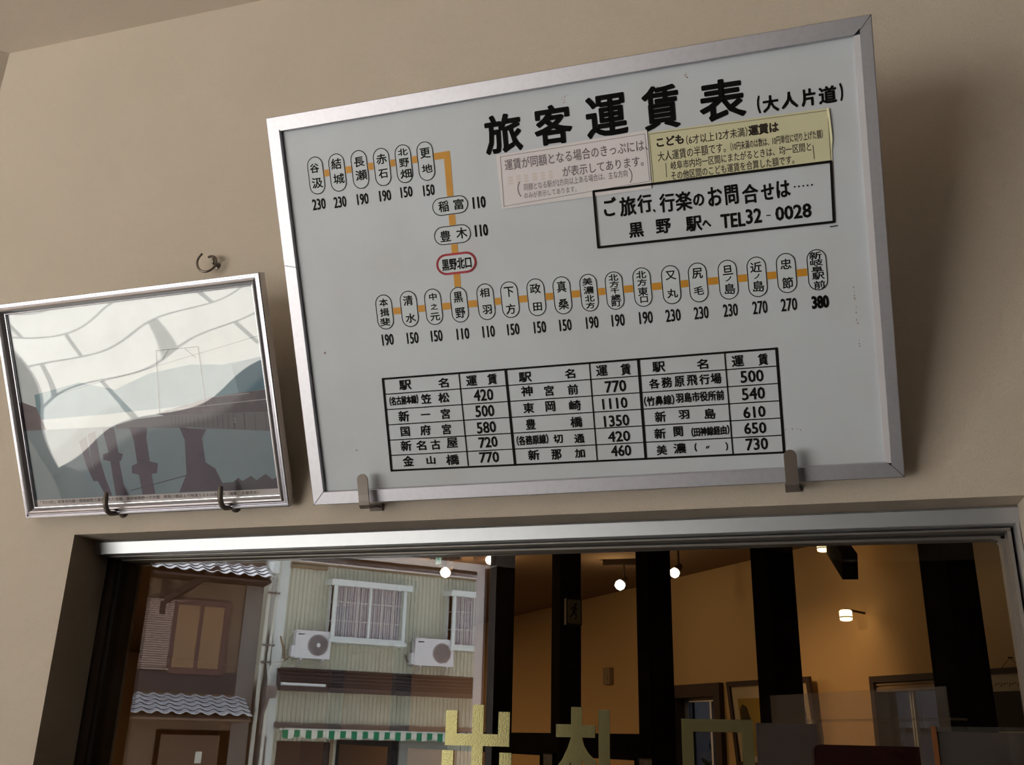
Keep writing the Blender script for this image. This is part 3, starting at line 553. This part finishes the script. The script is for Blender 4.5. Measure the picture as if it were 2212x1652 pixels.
# open ring hook on the wall above the photograph
rh = empty('ring_hook', (-1.036, 0, 2.332)); rh.scale = (1.3, 1.3, 1.3); tag(rh, 'open steel ring hook screwed to the wall above the framed photograph', 'hook')
ring = [(-.0035 + .0135 * math.cos(t), -.012 - .010 * (1 - math.cos(t)) / 2, .0135 * math.sin(t)) for t in [math.radians(100 - k * 14) for k in range(25)]]
ring = [(-.0035 + .0140 * math.cos(math.radians(105 - k * 13.5)), -.010 - .012 * k / 25, .0140 * math.sin(math.radians(105 - k * 13.5))) for k in range(27)]
recalc(MB().tube(ring, .0017, 10).build('open_ring', M['steel'], rh, smooth=True))
recalc(MB().tube([(.003, 0, .002), (.003, -.010, .002), (.0018, -.0105, .0135)], .0022, 10).build('shank', M['steel'], rh, smooth=True))
recalc(MB().lathe((.003, 0, .002), (0, -1, 0), [(.0055, 0), (.0055, .0015), (.003, .003)], 16).build('washer', M['steel'], rh))

# ------------------------------------------------------------------ inner room room behind the window
Q0 = Vector((.602, 3.6743, 0)); IW = Vector((-.6576, .7534, 0)); NI = Vector((-.7534, -.6576, 0))
IROT = (0, 0, math.atan2(IW.y, IW.x))
CH = 2.57
def inwall(mb, name, m, parent=None, kind=True):   # built in the inner room wall's own frame: x along it, y out of it
    o = recalc(mb.build(name, m, parent))
    if not parent:
        o.location = Q0; o.rotation_euler = IROT
        if kind: struct(o)
    return o
wb = MB()
DO, WI = (1.79, 2.27, 0.0, 1.80), (-.04, .455, 1.15, 1.775)
for a in ((-4.6, WI[0]), (WI[1], DO[0]), (DO[1], 13.2)): wb.box(a[0], a[1], -.12, 0, 0, CH + .1)
wb.box(WI[0], WI[1], -.12, 0, 0, WI[2]).box(WI[0], WI[1], -.12, 0, WI[3], CH + .1).box(DO[0], DO[1], -.12, 0, DO[3], CH + .1)
inwall(wb, 'wall_museum', M['orangewall'])
poly = [Vector((3.63, .2, 0)), Vector((-9.5, .2, 0)), Vector((-9.5, 13.6, 0)), Q0 + IW * 13.2]
struct(recalc(MB().prism([Vector((p.x, p.y, CH)) for p in poly], (0, 0, .15)).build('ceiling_museum', M['mceil'])))
struct(recalc(MB().prism([Vector((p.x, p.y, -.3)) for p in poly], (0, 0, .3)).build('floor_museum', M['floor'])))
struct(MB().box(-9.62, -9.5, .2, 13.7, -.3, CH + .1).build('wall_west', M['orangewall']))
struct(MB().box(-9.5, -7.8, 13.5, 13.62, -.3, CH + .1).build('wall_far', M['orangewall']))
OFF = 1.5                                          # the timber lattice stands clear of the wall
posts = (-1.50, -.745, .03, .825, 1.615, 3.33, 5.12)
for i, s in enumerate(posts):
    inwall(MB().box(s, s + .09, OFF - .0, OFF + .115, 0, CH), 'trim_%d' % (i + 1), M['pillar'])
for i in (2, 3, 4, 5):
    inwall(MB().box(posts[i] + .09, posts[i + 1], OFF + .02, OFF + .09, 1.43, 1.532), 'trim_%d' % (i + 6), M['pillar'])
# doorway
d = struct(empty('door_2', Q0 + IW * DO[0], IROT)); wdt = DO[1] - DO[0]
def par(mb, name, m, parent, label=None): return recalc(mb.build(name, m, parent, label=label))
par(MB().box(-.045, .02, -.13, .035, 0, 1.86).box(wdt - .02, wdt, -.13, .035, 0, 1.86).box(.02, wdt - .02, -.13, .035, 1.78, 1.86), 'door_frame', M['darkwood'], d)
par(MB().box(.02, .05, -.09, -.05, 0, 1.78).box(wdt - .05, wdt - .02, -.09, -.05, 0, 1.78).box(.05, wdt - .05, -.09, -.05, 1.755, 1.78).box(.16, .18, -.09, -.05, 0, 1.755), 'door_leaf', M['alu'], d)
par(MB().box(.05, wdt - .05, -.073, -.067, 0, 1.755), 'door_glass', M['tinted'], d)
# inner room window with mullions
d = struct(empty('window_2', Q0 + IW * WI[0] + Vector((0, 0, WI[2])), IROT)); wdt, hgt = WI[1] - WI[0], WI[3] - WI[2]
par(MB().box(0, .025, -.1, .03, -.03, hgt + .065).box(wdt - .005, wdt + .022, -.1, .03, -.03, hgt + .065).box(.025, wdt - .005, -.1, .03, hgt + .035, hgt + .065).box(.025, wdt - .005, -.1, .03, -.03, 0), 'window_frame', M['darkwood'], d)
par(MB().box(.025, wdt - .005, -.03, .012, hgt - .01, hgt + .012).box(.025, wdt - .005, -.03, .012, hgt + .02, hgt + .033), 'blind_headrail', M['beige'], d)
for xx in (.150, .306, .322): par(MB().box(xx, xx + .009, -.06, -.040, 0, hgt), 'mullion', M['trimw'], d)
par(MB().box(.02, wdt, -.07, -.064, 0, hgt), 'pane', M['tinted'], d)
# things outside the inner room, seen through door and window
o = empty('garden_fence', Q0 - NI * 2.6 + IW * 1.5, IROT); tag(o, 'blue-grey board fence with a white cap rail seen through the inner room window', 'fence')
par(MB().box(-4.5, 4.5, -.03, .03, -.5, 1.66), 'fence_panel', M['bluegrey'], o); par(MB().box(-4.5, 4.5, -.05, .05, 1.66, 1.70), 'cap_rail', M['trimw'], o)
def bush(name, c, r, n, label):
    mb = MB()
    for k in range(n):
        a, b = random.uniform(0, 2 * PI), random.uniform(-1, 1); q = Vector((math.cos(a) * math.sqrt(1 - b * b), math.sin(a) * math.sqrt(1 - b * b), b)) * r * random.uniform(.6, 1); q.z *= 1.3
        t = Vector((random.gauss(0, 1), random.gauss(0, 1), random.gauss(0, 1))).normalized(); s = t.orthogonal().normalized(); L = random.uniform(.03, .055)
        mb.face([q - t * L, q + s * L * .4, q + t * L, q - s * L * .4])
    o = empty(name, c); tag(o, label, 'shrub'); mb.build('foliage', M['hedge'], o)
    recalc(MB().tube([(0, 0, -c.z - .5), (0, 0, 0)], .02).build('stem', M['darkwood'], o)); return o
bush('garden_shrub', Q0 - NI * 1.5 + IW * .15 + Vector((0, 0, 1.15)), .38, 900, 'green shrub outside the inner room window in front of the fence')
bush('garden_shrub', Q0 - NI * 1.4 + IW * 3.4 + Vector((0, 0, 1.10)), .40, 900, 'green shrub outside the inner room doorway')
# lamps
def spot(loc, label, e, bulb=1.0):
    p = Vector(loc)
    o = empty('track_spotlight', p); tag(o, label, 'spotlight', 'inner room ceiling spotlights')
    par(MB().box(-.10, .10, -.018, .018, CH - .035 - p.z, CH - p.z), 'track_box', M['lampmetal'], o)
    par(MB().tube([(.03, 0, .03), (.03, 0, CH - .03 - p.z)], .006, 8), 'stem', M['lampmetal'], o)
    par(MB().lathe((.03, .0, .035), (-.45, -.35, -.6), [(.014, -.02), (.020, .0), (.022, .02), (.022, .022)], 16), 'lamp_head', M['lampmetal'], o)
    par(MB().lathe((.022, -.006, .022), (-.45, -.35, -.6), [(.010, -.004), (.024 * bulb, .010), (.028 * bulb, .026 * bulb), (.022 * bulb, .042 * bulb), (.008, .050 * bulb)], 18), 'bulb', M['warmbulb'], o)
    l = bpy.data.lights.new('lamp_glow', 'POINT'); l.energy = e; l.color = (1, .68, .36); l.shadow_soft_size = .01
    lo = bpy.data.objects.new('lamp_glow', l); C.objects.link(lo); lo.parent = o; lo.location = (-.05, -.06, -.07)
    return o
spot((-2.14, 4.239, 2.455), 'lit spotlight on the inner room ceiling below the green exit sign', 2.2, 1.15)
spot((-1.873, 4.292, 2.531), 'small lit spotlight at the ceiling over the black pillar beside the white post', 2.0)
spot((-1.112, 4.573, 2.407), 'bright lit spotlight between the second and third dark pillars', .5, 1.15)
spot((-0.707, 4.038, 2.384), 'lit spotlight just right of the third dark pillar', .3)
def ringlamp(loc, label, e, hang):
    p = Vector(loc)
    o = empty('ring_lamp', p, IROT); tag(o, label, 'lamp', 'small glass ring lamps in the inner room')
    par(MB().lathe((0, 0, -.028), (0, 0, 1), [(.020, 0), (.030, .004), (.032, .014), (.032, .05), (.024, .056)], 24), 'glass_shade', M['warmlamp'], o)
    par(MB().lathe((0, 0, -.012), (0, 0, 1), [(.0335, 0), (.0335, .005)], 24), 'metal_band', M['lampmetal'], o)
    if hang: par(MB().tube([(0, 0, .028), (0, 0, CH - p.z)], .006, 8).lathe((0, 0, CH - p.z), (0, 0, -1), [(.04, 0), (.04, .012)], 20), 'ceiling_stem', M['lampmetal'], o)
    else:
        dw = (p - Q0).dot(NI); par(MB().tube([(0, -dw, .02), (0, 0, .032)], .006, 8), 'wall_arm', M['lampmetal'], o)
    l = bpy.data.lights.new('lamp_glow', 'POINT'); l.energy = e; l.color = (1, .62, .28); l.shadow_soft_size = .035
    lo = bpy.data.objects.new('lamp_glow', l); C.objects.link(lo); lo.parent = o; lo.location = (0, .02, -.06)
ringlamp((0.099, 3.91, 2.49), 'ring lamp close under the inner room ceiling right of the fourth dark pillar', .15, True)
ringlamp((0.182, 3.959, 2.139), 'lower ring lamp on the inner room wall between the fourth and fifth dark pillars', .10, False)
l = bpy.data.lights.new('museum_fill', 'AREA'); l.energy = 105; l.size = .6; l.color = (1, .66, .34)  # unseen fill light added to brighten the left of the inner room wall
lo = bpy.data.objects.new('museum_fill_light', l); C.objects.link(lo); lo.location = (-5.6, 4.7, CH - .01)
l = bpy.data.lights.new('museum_spot', 'SPOT'); l.energy = 48; l.color = (1, .62, .30); l.spot_size = math.radians(36); l.spot_blend = 1; l.shadow_soft_size = .05
lo = bpy.data.objects.new('museum_spot', l); C.objects.link(lo); lo.location = (-.9, 2.6, CH - .05)
lo.rotation_euler = (Q0 + IW * .80 + Vector((0, 0, 1.66)) - lo.location).to_track_quat('-Z', 'Y').to_euler()
# timber knee brace
a, b = Vector((0.149, 3.812, 2.494)), Vector((0.2, 3.35, 2.288))
o = recalc(MB().beam(a - a, b - a, .07, .12).build('timber_brace', M['pillar'])); o.location = a
tag(o, 'dark timber brace end jutting down beside the ring lamp at the inner room ceiling', 'beam')
# exit signs
def exit_sign(loc, rot, wd, ht, face, man, label, parentlabel='exit sign'):
    o = empty('exit_sign', loc, rot); tag(o, label, 'exit sign')
    par(MB().box(-wd / 2, wd / 2, -.02, .02, -ht / 2, ht / 2), 'housing', M['lampmetal'] if face is M['dimwhite'] else M['beige'], o)
    par(MB().box(-wd / 2 + .006, wd / 2 - .006, .02, .022, -ht / 2 + .006, ht / 2 - .006), 'sign_face', face, o)
    k = ht / .2; mb = MB()
    def L(p, q, r): mb.stroke(((-p[0] * k, p[1] * k), (-q[0] * k, q[1] * k)), r * k, .0225)
    mb.face([(-.012 * k + .011 * k * math.cos(t), .0225, .055 * k + .011 * k * math.sin(t)) for t in [i * PI / 6 for i in range(12)]])
    L((.006, .036), (-.004, .0), .011); L((-.004, .0), (.016, -.022), .007); L((.016, -.022), (.012, -.055), .006)
    L((-.004, .0), (-.018, -.028), .007); L((-.018, -.028), (-.038, -.040), .006); L((.006, .034), (.026, .014), .005); L((.004, .034), (-.020, .030), .005); L((-.020, .030), (-.030, .012), .005)
    mb.build('running_figure', man, o); return o
p = Vector((-1.978, 3.732, 2.454))
o = exit_sign(p, (0, 0, math.radians(155)), .055, .085, M['signwhite'], M['signgreen'], 'small lit green and white exit sign hanging from the inner room ceiling')
par(MB().box(-.006, .006, -.006, .006, .0425, CH - p.z), 'hanger', M['lampmetal'], o)
exit_sign(Q0 + IW * (.825 - .0215) + NI * (OFF + .06) + Vector((0, 0, 2.085)), (0, 0, IROT[2] + PI / 2), .085, .125, M['dimwhite'], M['dimgreen'], 'unlit exit plate on the face of a dark pillar in the inner room')
# wall box, pictures
o = inwall(MB().box(3.10, 3.20, 0, .03, 1.90, 2.02).box(3.13, 3.17, .03, .034, 1.93, 1.96), 'wall_control', M['beige'], kind=False); tag(o, 'small beige control box on the inner room wall left of the third dark pillar', 'control box')
def picture(s, z, wd, ht, fw, lean, label, parts, fm='darkwood', name='framed_picture', cat='picture'):
    o = empty(name, Q0 + IW * s + NI * .012 + Vector((0, 0, z)), (lean, 0, IROT[2])); tag(o, label, cat)
    par(MB().box(0, wd, 0, .02, 0, fw).box(0, wd, 0, .02, ht - fw, ht).box(0, fw, 0, .02, fw, ht - fw).box(wd - fw, wd, 0, .02, fw, ht - fw), 'picture_frame', M[fm], o)
    par(MB().box(fw, wd - fw, .001, .009, fw, ht - fw), 'mount', M['pic1'], o)
    for nm, m, q in parts: par(MB().prism([(x, .009, zz) for x, zz in q], (0, .0012, 0)), nm, M[m], o)
    return o
picture(.87, 1.38, .74, .48, .028, -.10, 'dark framed picture half hidden behind the fourth dark pillar', [('print', 'pic2', [(.44, .06), (.66, .06), (.66, .38), (.44, .38)]), ('print_figure', 'pic3', [(.56, .10), (.65, .10), (.65, .32), (.62, .35), (.58, .33), (.55, .24)]), ('print', 'greyphoto', [(.06, .06), (.20, .06), (.22, .36), (.08, .38)])])
for s, lab in ((.86, 'grey photograph on the dark rail under the second dark pillar'), (.0, 'grey photograph on the dark rail at the foot of the third dark pillar')):
    picture(s, 1.30, .135, .145, .004, 0, lab, [('photo', 'greyphoto', [(.006, .006), (.129, .006), (.129, .139), (.006, .139)])], 'pillar').location += NI * (OFF + .10)
# hanging scroll
o = empty('hanging_scroll', Q0 + IW * -.36 + NI * .015 + Vector((0, 0, 1.83)), IROT); tag(o, 'hanging scroll on a dark rod at the right edge of the window', 'scroll')
par(MB().box(-.13, .14, -.002, .014, -.012, .012), 'rod', M['darkwood'], o)
par(MB().box(-.12, .13, 0, .002, -.42, -.012), 'sheet', M['pic1'], o)
par(MB().box(-.118, .128, .002, .003, -.25, -.085), 'painting', M['pic3'], o)
mb = MB()
for k in range(14): mb.stroke(((-.10 + k * .0145, -.052), (-.094 + k * .0145, -.052 - .006 * (k % 3))), .0022, .0025)
mb.build('heading_marks', M['redwood'], o)
par(MB().tube([(.05, .004, .012), (.0, .006, .052), (-.05, .004, .012)], .0012, 6), 'string', M['darkwood'], o); par(MB().tube([(0, -.015, .054), (0, .012, .054)], .003, 8), 'nail', M['lampmetal'], o)
# acrylic sheet, grey screen, maroon board, display stand
a, b = Vector((-.142, 2.04, 0)), Vector((.325, 1.424, 0)); dd = (b - a).normalized(); rot = (0, 0, math.atan2(dd.y, dd.x)); Ln = (b - a).length
o = empty('acrylic_screen', (a.x, a.y, 0), rot); tag(o, 'clear acrylic screen standing in the inner room in front of the picture and window', 'screen')
par(MB().box(0, Ln, -.003, .003, .70, 1.655), 'sheet', M['acrylic'], o); par(MB().box(0, Ln, .003, .06, 1.572, 1.578), 'shelf_lip', M['acrylic'], o); 
for xx in (.02, Ln - .06): par(MB().box(xx, xx + .04, -.02, .02, 0, .75), 'foot', M['lampmetal'], o)
o = empty('cloth_partition', (-.142, 1.09, 0), (0, 0, math.radians(12))); tag(o, 'grey cloth covered partition right of the gold square character', 'partition')
par(MB().box(0, .14, -.012, .012, .06, 1.55), 'panel', M['screen'], o); par(MB().box(0, .14, -.15, .15, 0, .06), 'foot', M['lampmetal'], o)
o = empty('rounded_board', (-.0128, .91, 0), (0, 0, math.radians(14))); tag(o, 'dark maroon board with a rounded top corner low behind the window', 'board')
par(MB().prism([(0, 0, .5), (.225, 0, .5), (.225, 0, 1.5045)] + [(.015 * (1 - math.sin(t)), 0, 1.5045 - .015 * (1 - math.cos(t))) for t in [k * PI / 12 for k in range(7)]], (0, .02, 0)), 'panel', M['maroon'], o)
for xx in (.015, .18): par(MB().box(xx, xx + .03, -.06, .08, 0, .5), 'foot', M['maroon'], o)
a, b = Vector((0.227, 0.856, 1.548)), Vector((0.393, 0.833, 1.539)); dd = Vector((b.x - a.x, b.y - a.y, 0)).normalized()
o = empty('display_stand', (a.x, a.y, 0), (0, 0, math.atan2(dd.y, dd.x))); tag(o, 'clear fronted display stand with an orange edge at the lower right of the window', 'display stand')
par(MB().box(0, .55, .012, .03, .7, 1.535), 'back_panel', M['darkwood'], o); par(MB().box(-.004, .006, -.012, .03, .7, 1.545), 'edge_strip', mat('orange_brown_edge', (150, 84, 30), .5), o)
par(MB().box(.006, .55, -.008, -.005, .7, 1.545), 'cover', M['acrylic_thin'], o)
par(MB().prism([(.075, .011, 1.40), (.085, .011, 1.455), (.10, .011, 1.475), (.125, .011, 1.487), (.15, .011, 1.475), (.175, .011, 1.45), (.19, .011, 1.40)], (0, -.004, 0)), 'picture_figure', M['maroon'], o)
par(MB().box(.0, .55, -.10, .12, .0, .70), 'base', M['darkwood'], o)

# ------------------------------------------------------------------ houses across the street, seen mirrored in the window
HO = Vector((-9.1207, -19.46, 0)); HROT = (0, 0, math.atan2(EDIR.y, EDIR.x)); GZ = -.5
def house(name, label): o = empty(name, HO, HROT); return tag(o, label, 'house')
h1 = house('cream_house', 'cream two storey house with corrugated siding and brown metal lower roof, mirrored in the window')
mb = MB(); x = -2.62; P = []
while x < 5.0:
    P += [(x, 0), (x + .055, 0), (x + .062, -.022), (x + .088, -.022)]; x += .095
b0 = len(mb.v); mb.v += [(a, b, GZ) for a, b in P] + [(a, b, 5.6) for a, b in P]; n = len(P)
for i in range(n - 1): mb.f.append((b0 + i, b0 + i + 1, b0 + n + i + 1, b0 + n + i)); mb.mi.append(0)
mb.box(-2.62, 5.0, -6.0, -.024, GZ, 5.6)
recalc(mb.build('siding_wall', M['cream'], h1))
par(MB().box(-2.82, -2.60, -.5, .05, GZ, 5.4), 'corner_board', M['trimw'], h1)
par(MB().box(-2.60, 5.0, 0, .06, 5.08, 5.12).box(-2.60, -1.75, 0, .10, 4.98, 5.03), 'fascia_band', M['beige'], h1)
par(MB().box(-3.08, -2.95, -.1, .5, 4.74, 5.1), 'verge_board', M['trimw'], h1)
par(MB().box(-2.60, 5.0, 0, .02, 5.12, 5.6), 'upper_band', M['brownroof'], h1)
par(MB().prism([(-2.75, -6.2, 5.5), (-2.75, .5, 5.5), (-2.75, .5, 5.62), (-2.75, -2.8, 7.2), (-2.75, -6.2, 5.62)], (7.9, 0, 0)), 'roof', M['brownroof'], h1)
lr = MB(); lr.prism([(-2.66, 0, 2.84), (-2.66, .62, 2.42), (-2.66, .62, 2.36), (-2.66, 0, 2.36)], (7.6, 0, 0))
for k in range(5):
    t = (k + .5) / 5; lr.box(-2.66, 4.9, .62 * t - .02, .62 * t + .02, 2.84 - .42 * t - .005, 2.84 - .42 * t + .018)
par(lr, 'lower_roof', M['brownroof'], h1)
par(MB().box(-2.72, 4.9, .60, .70, 2.34, 2.44), 'gutter', M['brownroof'], h1)
par(MB().box(-2.70, -1.75, .58, .66, 2.44, 2.50), 'roof_edge_plate', M['trimw'], h1)
par(MB().box(-2.62, 4.9, 0, .06, 1.62, 1.72), 'awning_box', M['greypipe'], h1)
par(MB().box(-2.5, -1.35, -.012, .02, GZ, 1.35), 'shop_door', M['darkwood'], h1); par(MB().box(-1.35, -1.28, -.012, .05, GZ, 1.40), 'door_post', M['beige'], h1)
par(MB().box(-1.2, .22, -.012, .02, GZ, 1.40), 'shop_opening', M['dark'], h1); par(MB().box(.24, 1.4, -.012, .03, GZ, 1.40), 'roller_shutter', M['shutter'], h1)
par(MB().tube([(-2.84, .14, 5.3), (-2.90, .14, 2.9), (-2.92, .5, 2.55), (-2.93, .5, GZ)], .035), 'downpipe', M['pipe'], h1)
par(MB().tube([(-3.02, .10, 5.3), (-3.04, .10, GZ)], .045), 'downpipe', M['pipe'], h1)
par(MB().tube([(-2.60, .20, 2.98), (-2.70, .30, 2.94), (-2.84, .34, 2.93), (-2.90, .36, 2.70)], .028), 'drain_elbow', M['pipe'], h1)
par(MB().box(-3.02, -2.80, .45, .75, 2.18, 2.42).tube([(-2.93, .62, 2.2), (-2.98, .5, 1.9), (-2.98, .4, 1.5), (-2.86, .4, 1.42), (-2.84, .4, GZ)], .035), 'rainwater_head', M['greypipe'], h1)
for z in (4.35, 3.25, 2.9): par(MB().box(-3.06, -2.80, .08, .20, z, z + .03), 'pipe_clip', M['greypipe'], h1)
def bay(x0, x1, z0, z1, dp, grid):
    b = empty('bay_window', (0, 0, 0)); b.parent = h1
    par(MB().prism([(x0 - .09, 0, z1 + .10), (x1 + .09, 0, z1 + .10), (x1 + .09, dp + .10, z1 + .06), (x0 - .09, dp + .10, z1 + .06)], (0, 0, -.13)), 'cornice', M['trimw'], b)
    par(MB().box(x0 - .04, x1 + .04, 0, dp + .05, z0 - .07, z0), 'sill', M['trimw'], b)
    f = MB(); t = .075
    for x in (x0, x1 - t): f.box(x, x + t, dp - t, dp, z0, z1)
    for x in (x0, x1 - .05): f.box(x, x + .05, 0, .06, z0, z1)
    f.box(x0 + t, x1 - t, dp - t, dp, z1 - .06, z1).box(x0 + t, x1 - t, dp - t, dp, z0, z0 + .06)
    xm = (x0 + x1) / 2; f.box(xm - .025, xm + .025, dp - .05, dp - .01, z0 + .06, z1 - .06)
    par(f, 'window_frame', M['trimw'], b)
    g = MB()
    for k in (1, 2):
        z = z0 + (z1 - z0) * k / 3; g.box(x0 + t, x1 - t, dp - .055, dp - .043, z - .007, z + .007)
        for x in (x0 + .02, x1 - .03): g.box(x, x + .012, .06, dp - t, z - .007, z + .007)
    for k in range(1, grid):
        x = x0 + (x1 - x0) * k / grid; g.box(x - .006, x + .006, dp - .055, dp - .043, z0 + .06, z1 - .06)
    par(g, 'muntin', M['white'], b)
    c = MB(); n = 60
    for i in range(n):
        xa, xb = x0 + .09 + (x1 - x0 - .18) * i / n, x0 + .09 + (x1 - x0 - .18) * (i + 1) / n; ya, yb = dp - .14 + .025 * math.sin(i * 1.1), dp - .14 + .025 * math.sin((i + 1) * 1.1)
        c.face([(xa, ya, z0), (xb, yb, z0), (xb, yb, z1), (xa, ya, z1)])
    c.build('curtain', M['curtain'], b)
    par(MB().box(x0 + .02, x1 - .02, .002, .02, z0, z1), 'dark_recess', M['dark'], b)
bay(-1.66, .06, 3.46, 4.68, .42, 6); bay(1.22, 2.9, 3.46, 4.68, .42, 6)
def ac(x0, x1, z0, z1, fc, label, bright):
    o = empty('air_conditioner', HO + EDIR * x0 + IDIR * .06 + Vector((0, 0, z0)), HROT); tag(o, label, 'air conditioner', 'outdoor air conditioner units on the cream house')
    wd, ht, dp = x1 - x0, z1 - z0, .28
    par(MB().box(0, wd, .04, dp, 0, ht), 'casing', M['acw'], o); par(MB().box(-.01, wd + .01, .03, dp + .01, ht, ht + .02), 'lid', M['acw'], o)
    fx, fz, R = fc
    fg = par(MB().lathe((fx, dp, fz), (0, 1, 0), [(R, 0), (R, .012), (R * .97, .016)], 32), 'fan_grille', M['acd'], o)
    mb = MB()
    for k in range(5): mb.lathe((fx, dp + .016, fz), (0, 1, 0), [(R * (k + 1) / 5.4, 0), (R * (k + 1) / 5.4, .004), (R * (k + 1) / 5.4 - .006, .004), (R * (k + 1) / 5.4 - .006, 0)], 32)
    for k in range(24): mb.stroke(((fx, fz), (fx + R * .95 * math.cos(k * PI / 12), fz + R * .95 * math.sin(k * PI / 12))), .002, dp + .0195)
    par(mb, 'grille_ring', M['acd'], fg)
    if bright: par(MB().lathe((fx, dp + .016, fz), (0, 1, 0), [(.045, 0), (.045, .012), (.02, .018)], 20), 'hub', M['acw'], fg)
    mb = MB(); text(mb, 'Panasonic', .12 if bright else .14, ht - .06, .14, .03, .003, dp + .002, flip=-1); mb.build('badge', M['acl'], o)
    par(MB().box(-.07, 0, .06, dp - .02, .02, ht * .45), 'pipe_cover', M['acw'], o)
    for xx in (.15, wd - .15): par(MB().beam((xx, -.05, -.16), (xx, dp, -.02), .03, .03).box(xx - .015, xx + .015, -.05, dp, -.02, 0), 'bracket', M['acw'], o)
    par(MB().tube([(-.03, .12, .05), (-.12, .02, -.05), (-.18, .0, .2), (-.26, -.02, .45)] if bright else [(-.03, .12, .05), (-.10, .06, .10), (-.12, .0, .22)], .022), 'refrigerant_pipe', M['beige'] if bright else M['greypipe'], o)
ac(-2.40, -1.62, 3.03, 3.59, (.50, .285, .225), 'left air conditioner with a white fan hub on the mirrored cream house', True)
ac(.36, 1.32, 3.02, 3.60, (.66, .29, .225), 'right air conditioner beside the bay window on the mirrored cream house', False)
o = empty('awning', HO + Vector((0, 0, 1.60)), HROT); tag(o, 'rolled green and white striped shop awning on the mirrored cream house', 'awning')
mb = MB(); x = -2.5; k = 0
while x < 1.75:
    n = 4
    for q in range(n):
        xa, xb = x + .125 * q / n, x + .125 * (q + 1) / n; sag = lambda xx: -.175 - .02 * math.sin((xx + 2.5) / .25 * PI)
        mb.face([(xa, .20, .0), (xb, .20, .0), (xb, .36, -.03), (xa, .36, -.03)], k % 2); mb.face([(xa, .36, -.03), (xb, .36, -.03), (xb, .355, sag(xb)), (xa, .355, sag(xa))], k % 2)
    x += .125; k += 1
mb.build('striped_cloth', [M['green'], M['white']], o)
par(MB().tube([(-2.55, .30, -.02), (1.8, .30, -.02)], .035), 'roller', M['white'], o); par(MB().box(-2.5, -2.46, .0, .34, -.01, .03).box(1.7, 1.74, .0, .34, -.01, .03), 'arm', M['greypipe'], o)

h2 = house('tiled_house', 'brown two storey house with wavy silver roof tiles, mirrored at the left of the window')
def tiles(x0, x1, y0, y1, z0, z1, rows, name):     # front edge (y1, z1) up to the back edge (y0, z0)
    mb = MB(); pitch = .276; n = int((x1 - x0) / pitch * 12)
    wav = lambda x: .046 * (.5 + .5 * math.cos(2 * PI * (x - x0) / pitch)) ** 1.7 + .006 * math.sin(2 * PI * (x - x0) / pitch)
    for j in range(rows):
        ta, tb = j / rows, (j + 1) / rows + .15 / rows
        for i in range(n):
            xa, xb = x0 + (x1 - x0) * i / n, x0 + (x1 - x0) * (i + 1) / n
            def pt(x, t, up): return (x, y0 + (y1 - y0) * t, z0 + (z1 - z0) * t + wav(x) + up)
            mb.face([pt(xa, ta, .0), pt(xb, ta, .0), pt(xb, tb, .036), pt(xa, tb, .036)])
            mb.face([pt(xa, tb, .036), pt(xb, tb, .036), pt(xb, tb, .024), pt(xa, tb, .024)])
            mb.face([pt(xa, ta, -.012), pt(xb, ta, -.012), pt(xb, tb, .024), pt(xa, tb, .024)])
    o = mb.build(name, M['tile'], h2, smooth=False); return o
par(MB().box(-9.0, -3.14, -6, 0, GZ, 5.2), 'rendered_wall', M['brownwall'], h2)
par(MB().box(-3.50, -3.13, -.2, .04, GZ, 4.6), 'grey_pier', M['greywall'], h2)
tiles(-5.95, -3.12, -.5, .75, 5.12, 4.58, 6, 'roof_tiles'); par(MB().prism([(-9, -.5, 5.06), (-9, .72, 4.53), (-9, .72, 4.49), (-9, -.5, 4.49)], (5.86, 0, 0)), 'eave_board', M['darkwood'], h2)
tiles(-5.95, -3.28, -.30, .85, 2.30, 1.80, 6, 'lower_roof_tiles'); par(MB().prism([(-9, -.30, 2.22), (-9, .82, 1.74), (-9, .82, 1.70), (-9, -.30, 1.70)], (5.72, 0, 0)), 'lower_eave_board', M['brownwall'], h2)
par(MB().box(-9, -3.50, 0, .03, 2.25, 2.66), 'wall_band', M['brownroof'], h2)
par(MB().box(-5.75, -4.95, 0, .10, 2.70, 4.05).box(-5.80, -4.90, .0, .13, 2.66, 2.70).box(-5.80, -4.80, .0, .13, 4.02, 4.06), 'slatted_screen', M['blindslat'], h2)
par(MB().box(-4.95, -3.80, 0, .07, 2.60, 4.10), 'window_surround', M['redwood'], h2)
par(MB().box(-4.86, -4.42, .07, .085, 2.72, 3.98).box(-4.34, -3.92, .07, .085, 2.72, 3.98), 'shutter_panel', M['blind'], h2)
par(MB().beam((-5.18, .05, 4.0), (-4.25, .70, 4.70), .13, .13).beam((-5.18, .05, 3.75), (-5.18, .05, 4.62), .11, .11), 'eave_brace', M['darkwood'], h2)
par(MB().box(-4.95, -3.50, 0, .04, GZ, 1.52), 'entrance_frame', M['pillar'], h2); par(MB().box(-4.86, -3.70, .04, .06, GZ, 1.43), 'entrance_door', M['door'], h2)
par(MB().box(-4.15, -4.02, .06, .07, .9, 1.12), 'name_plate', M['white'], h2)
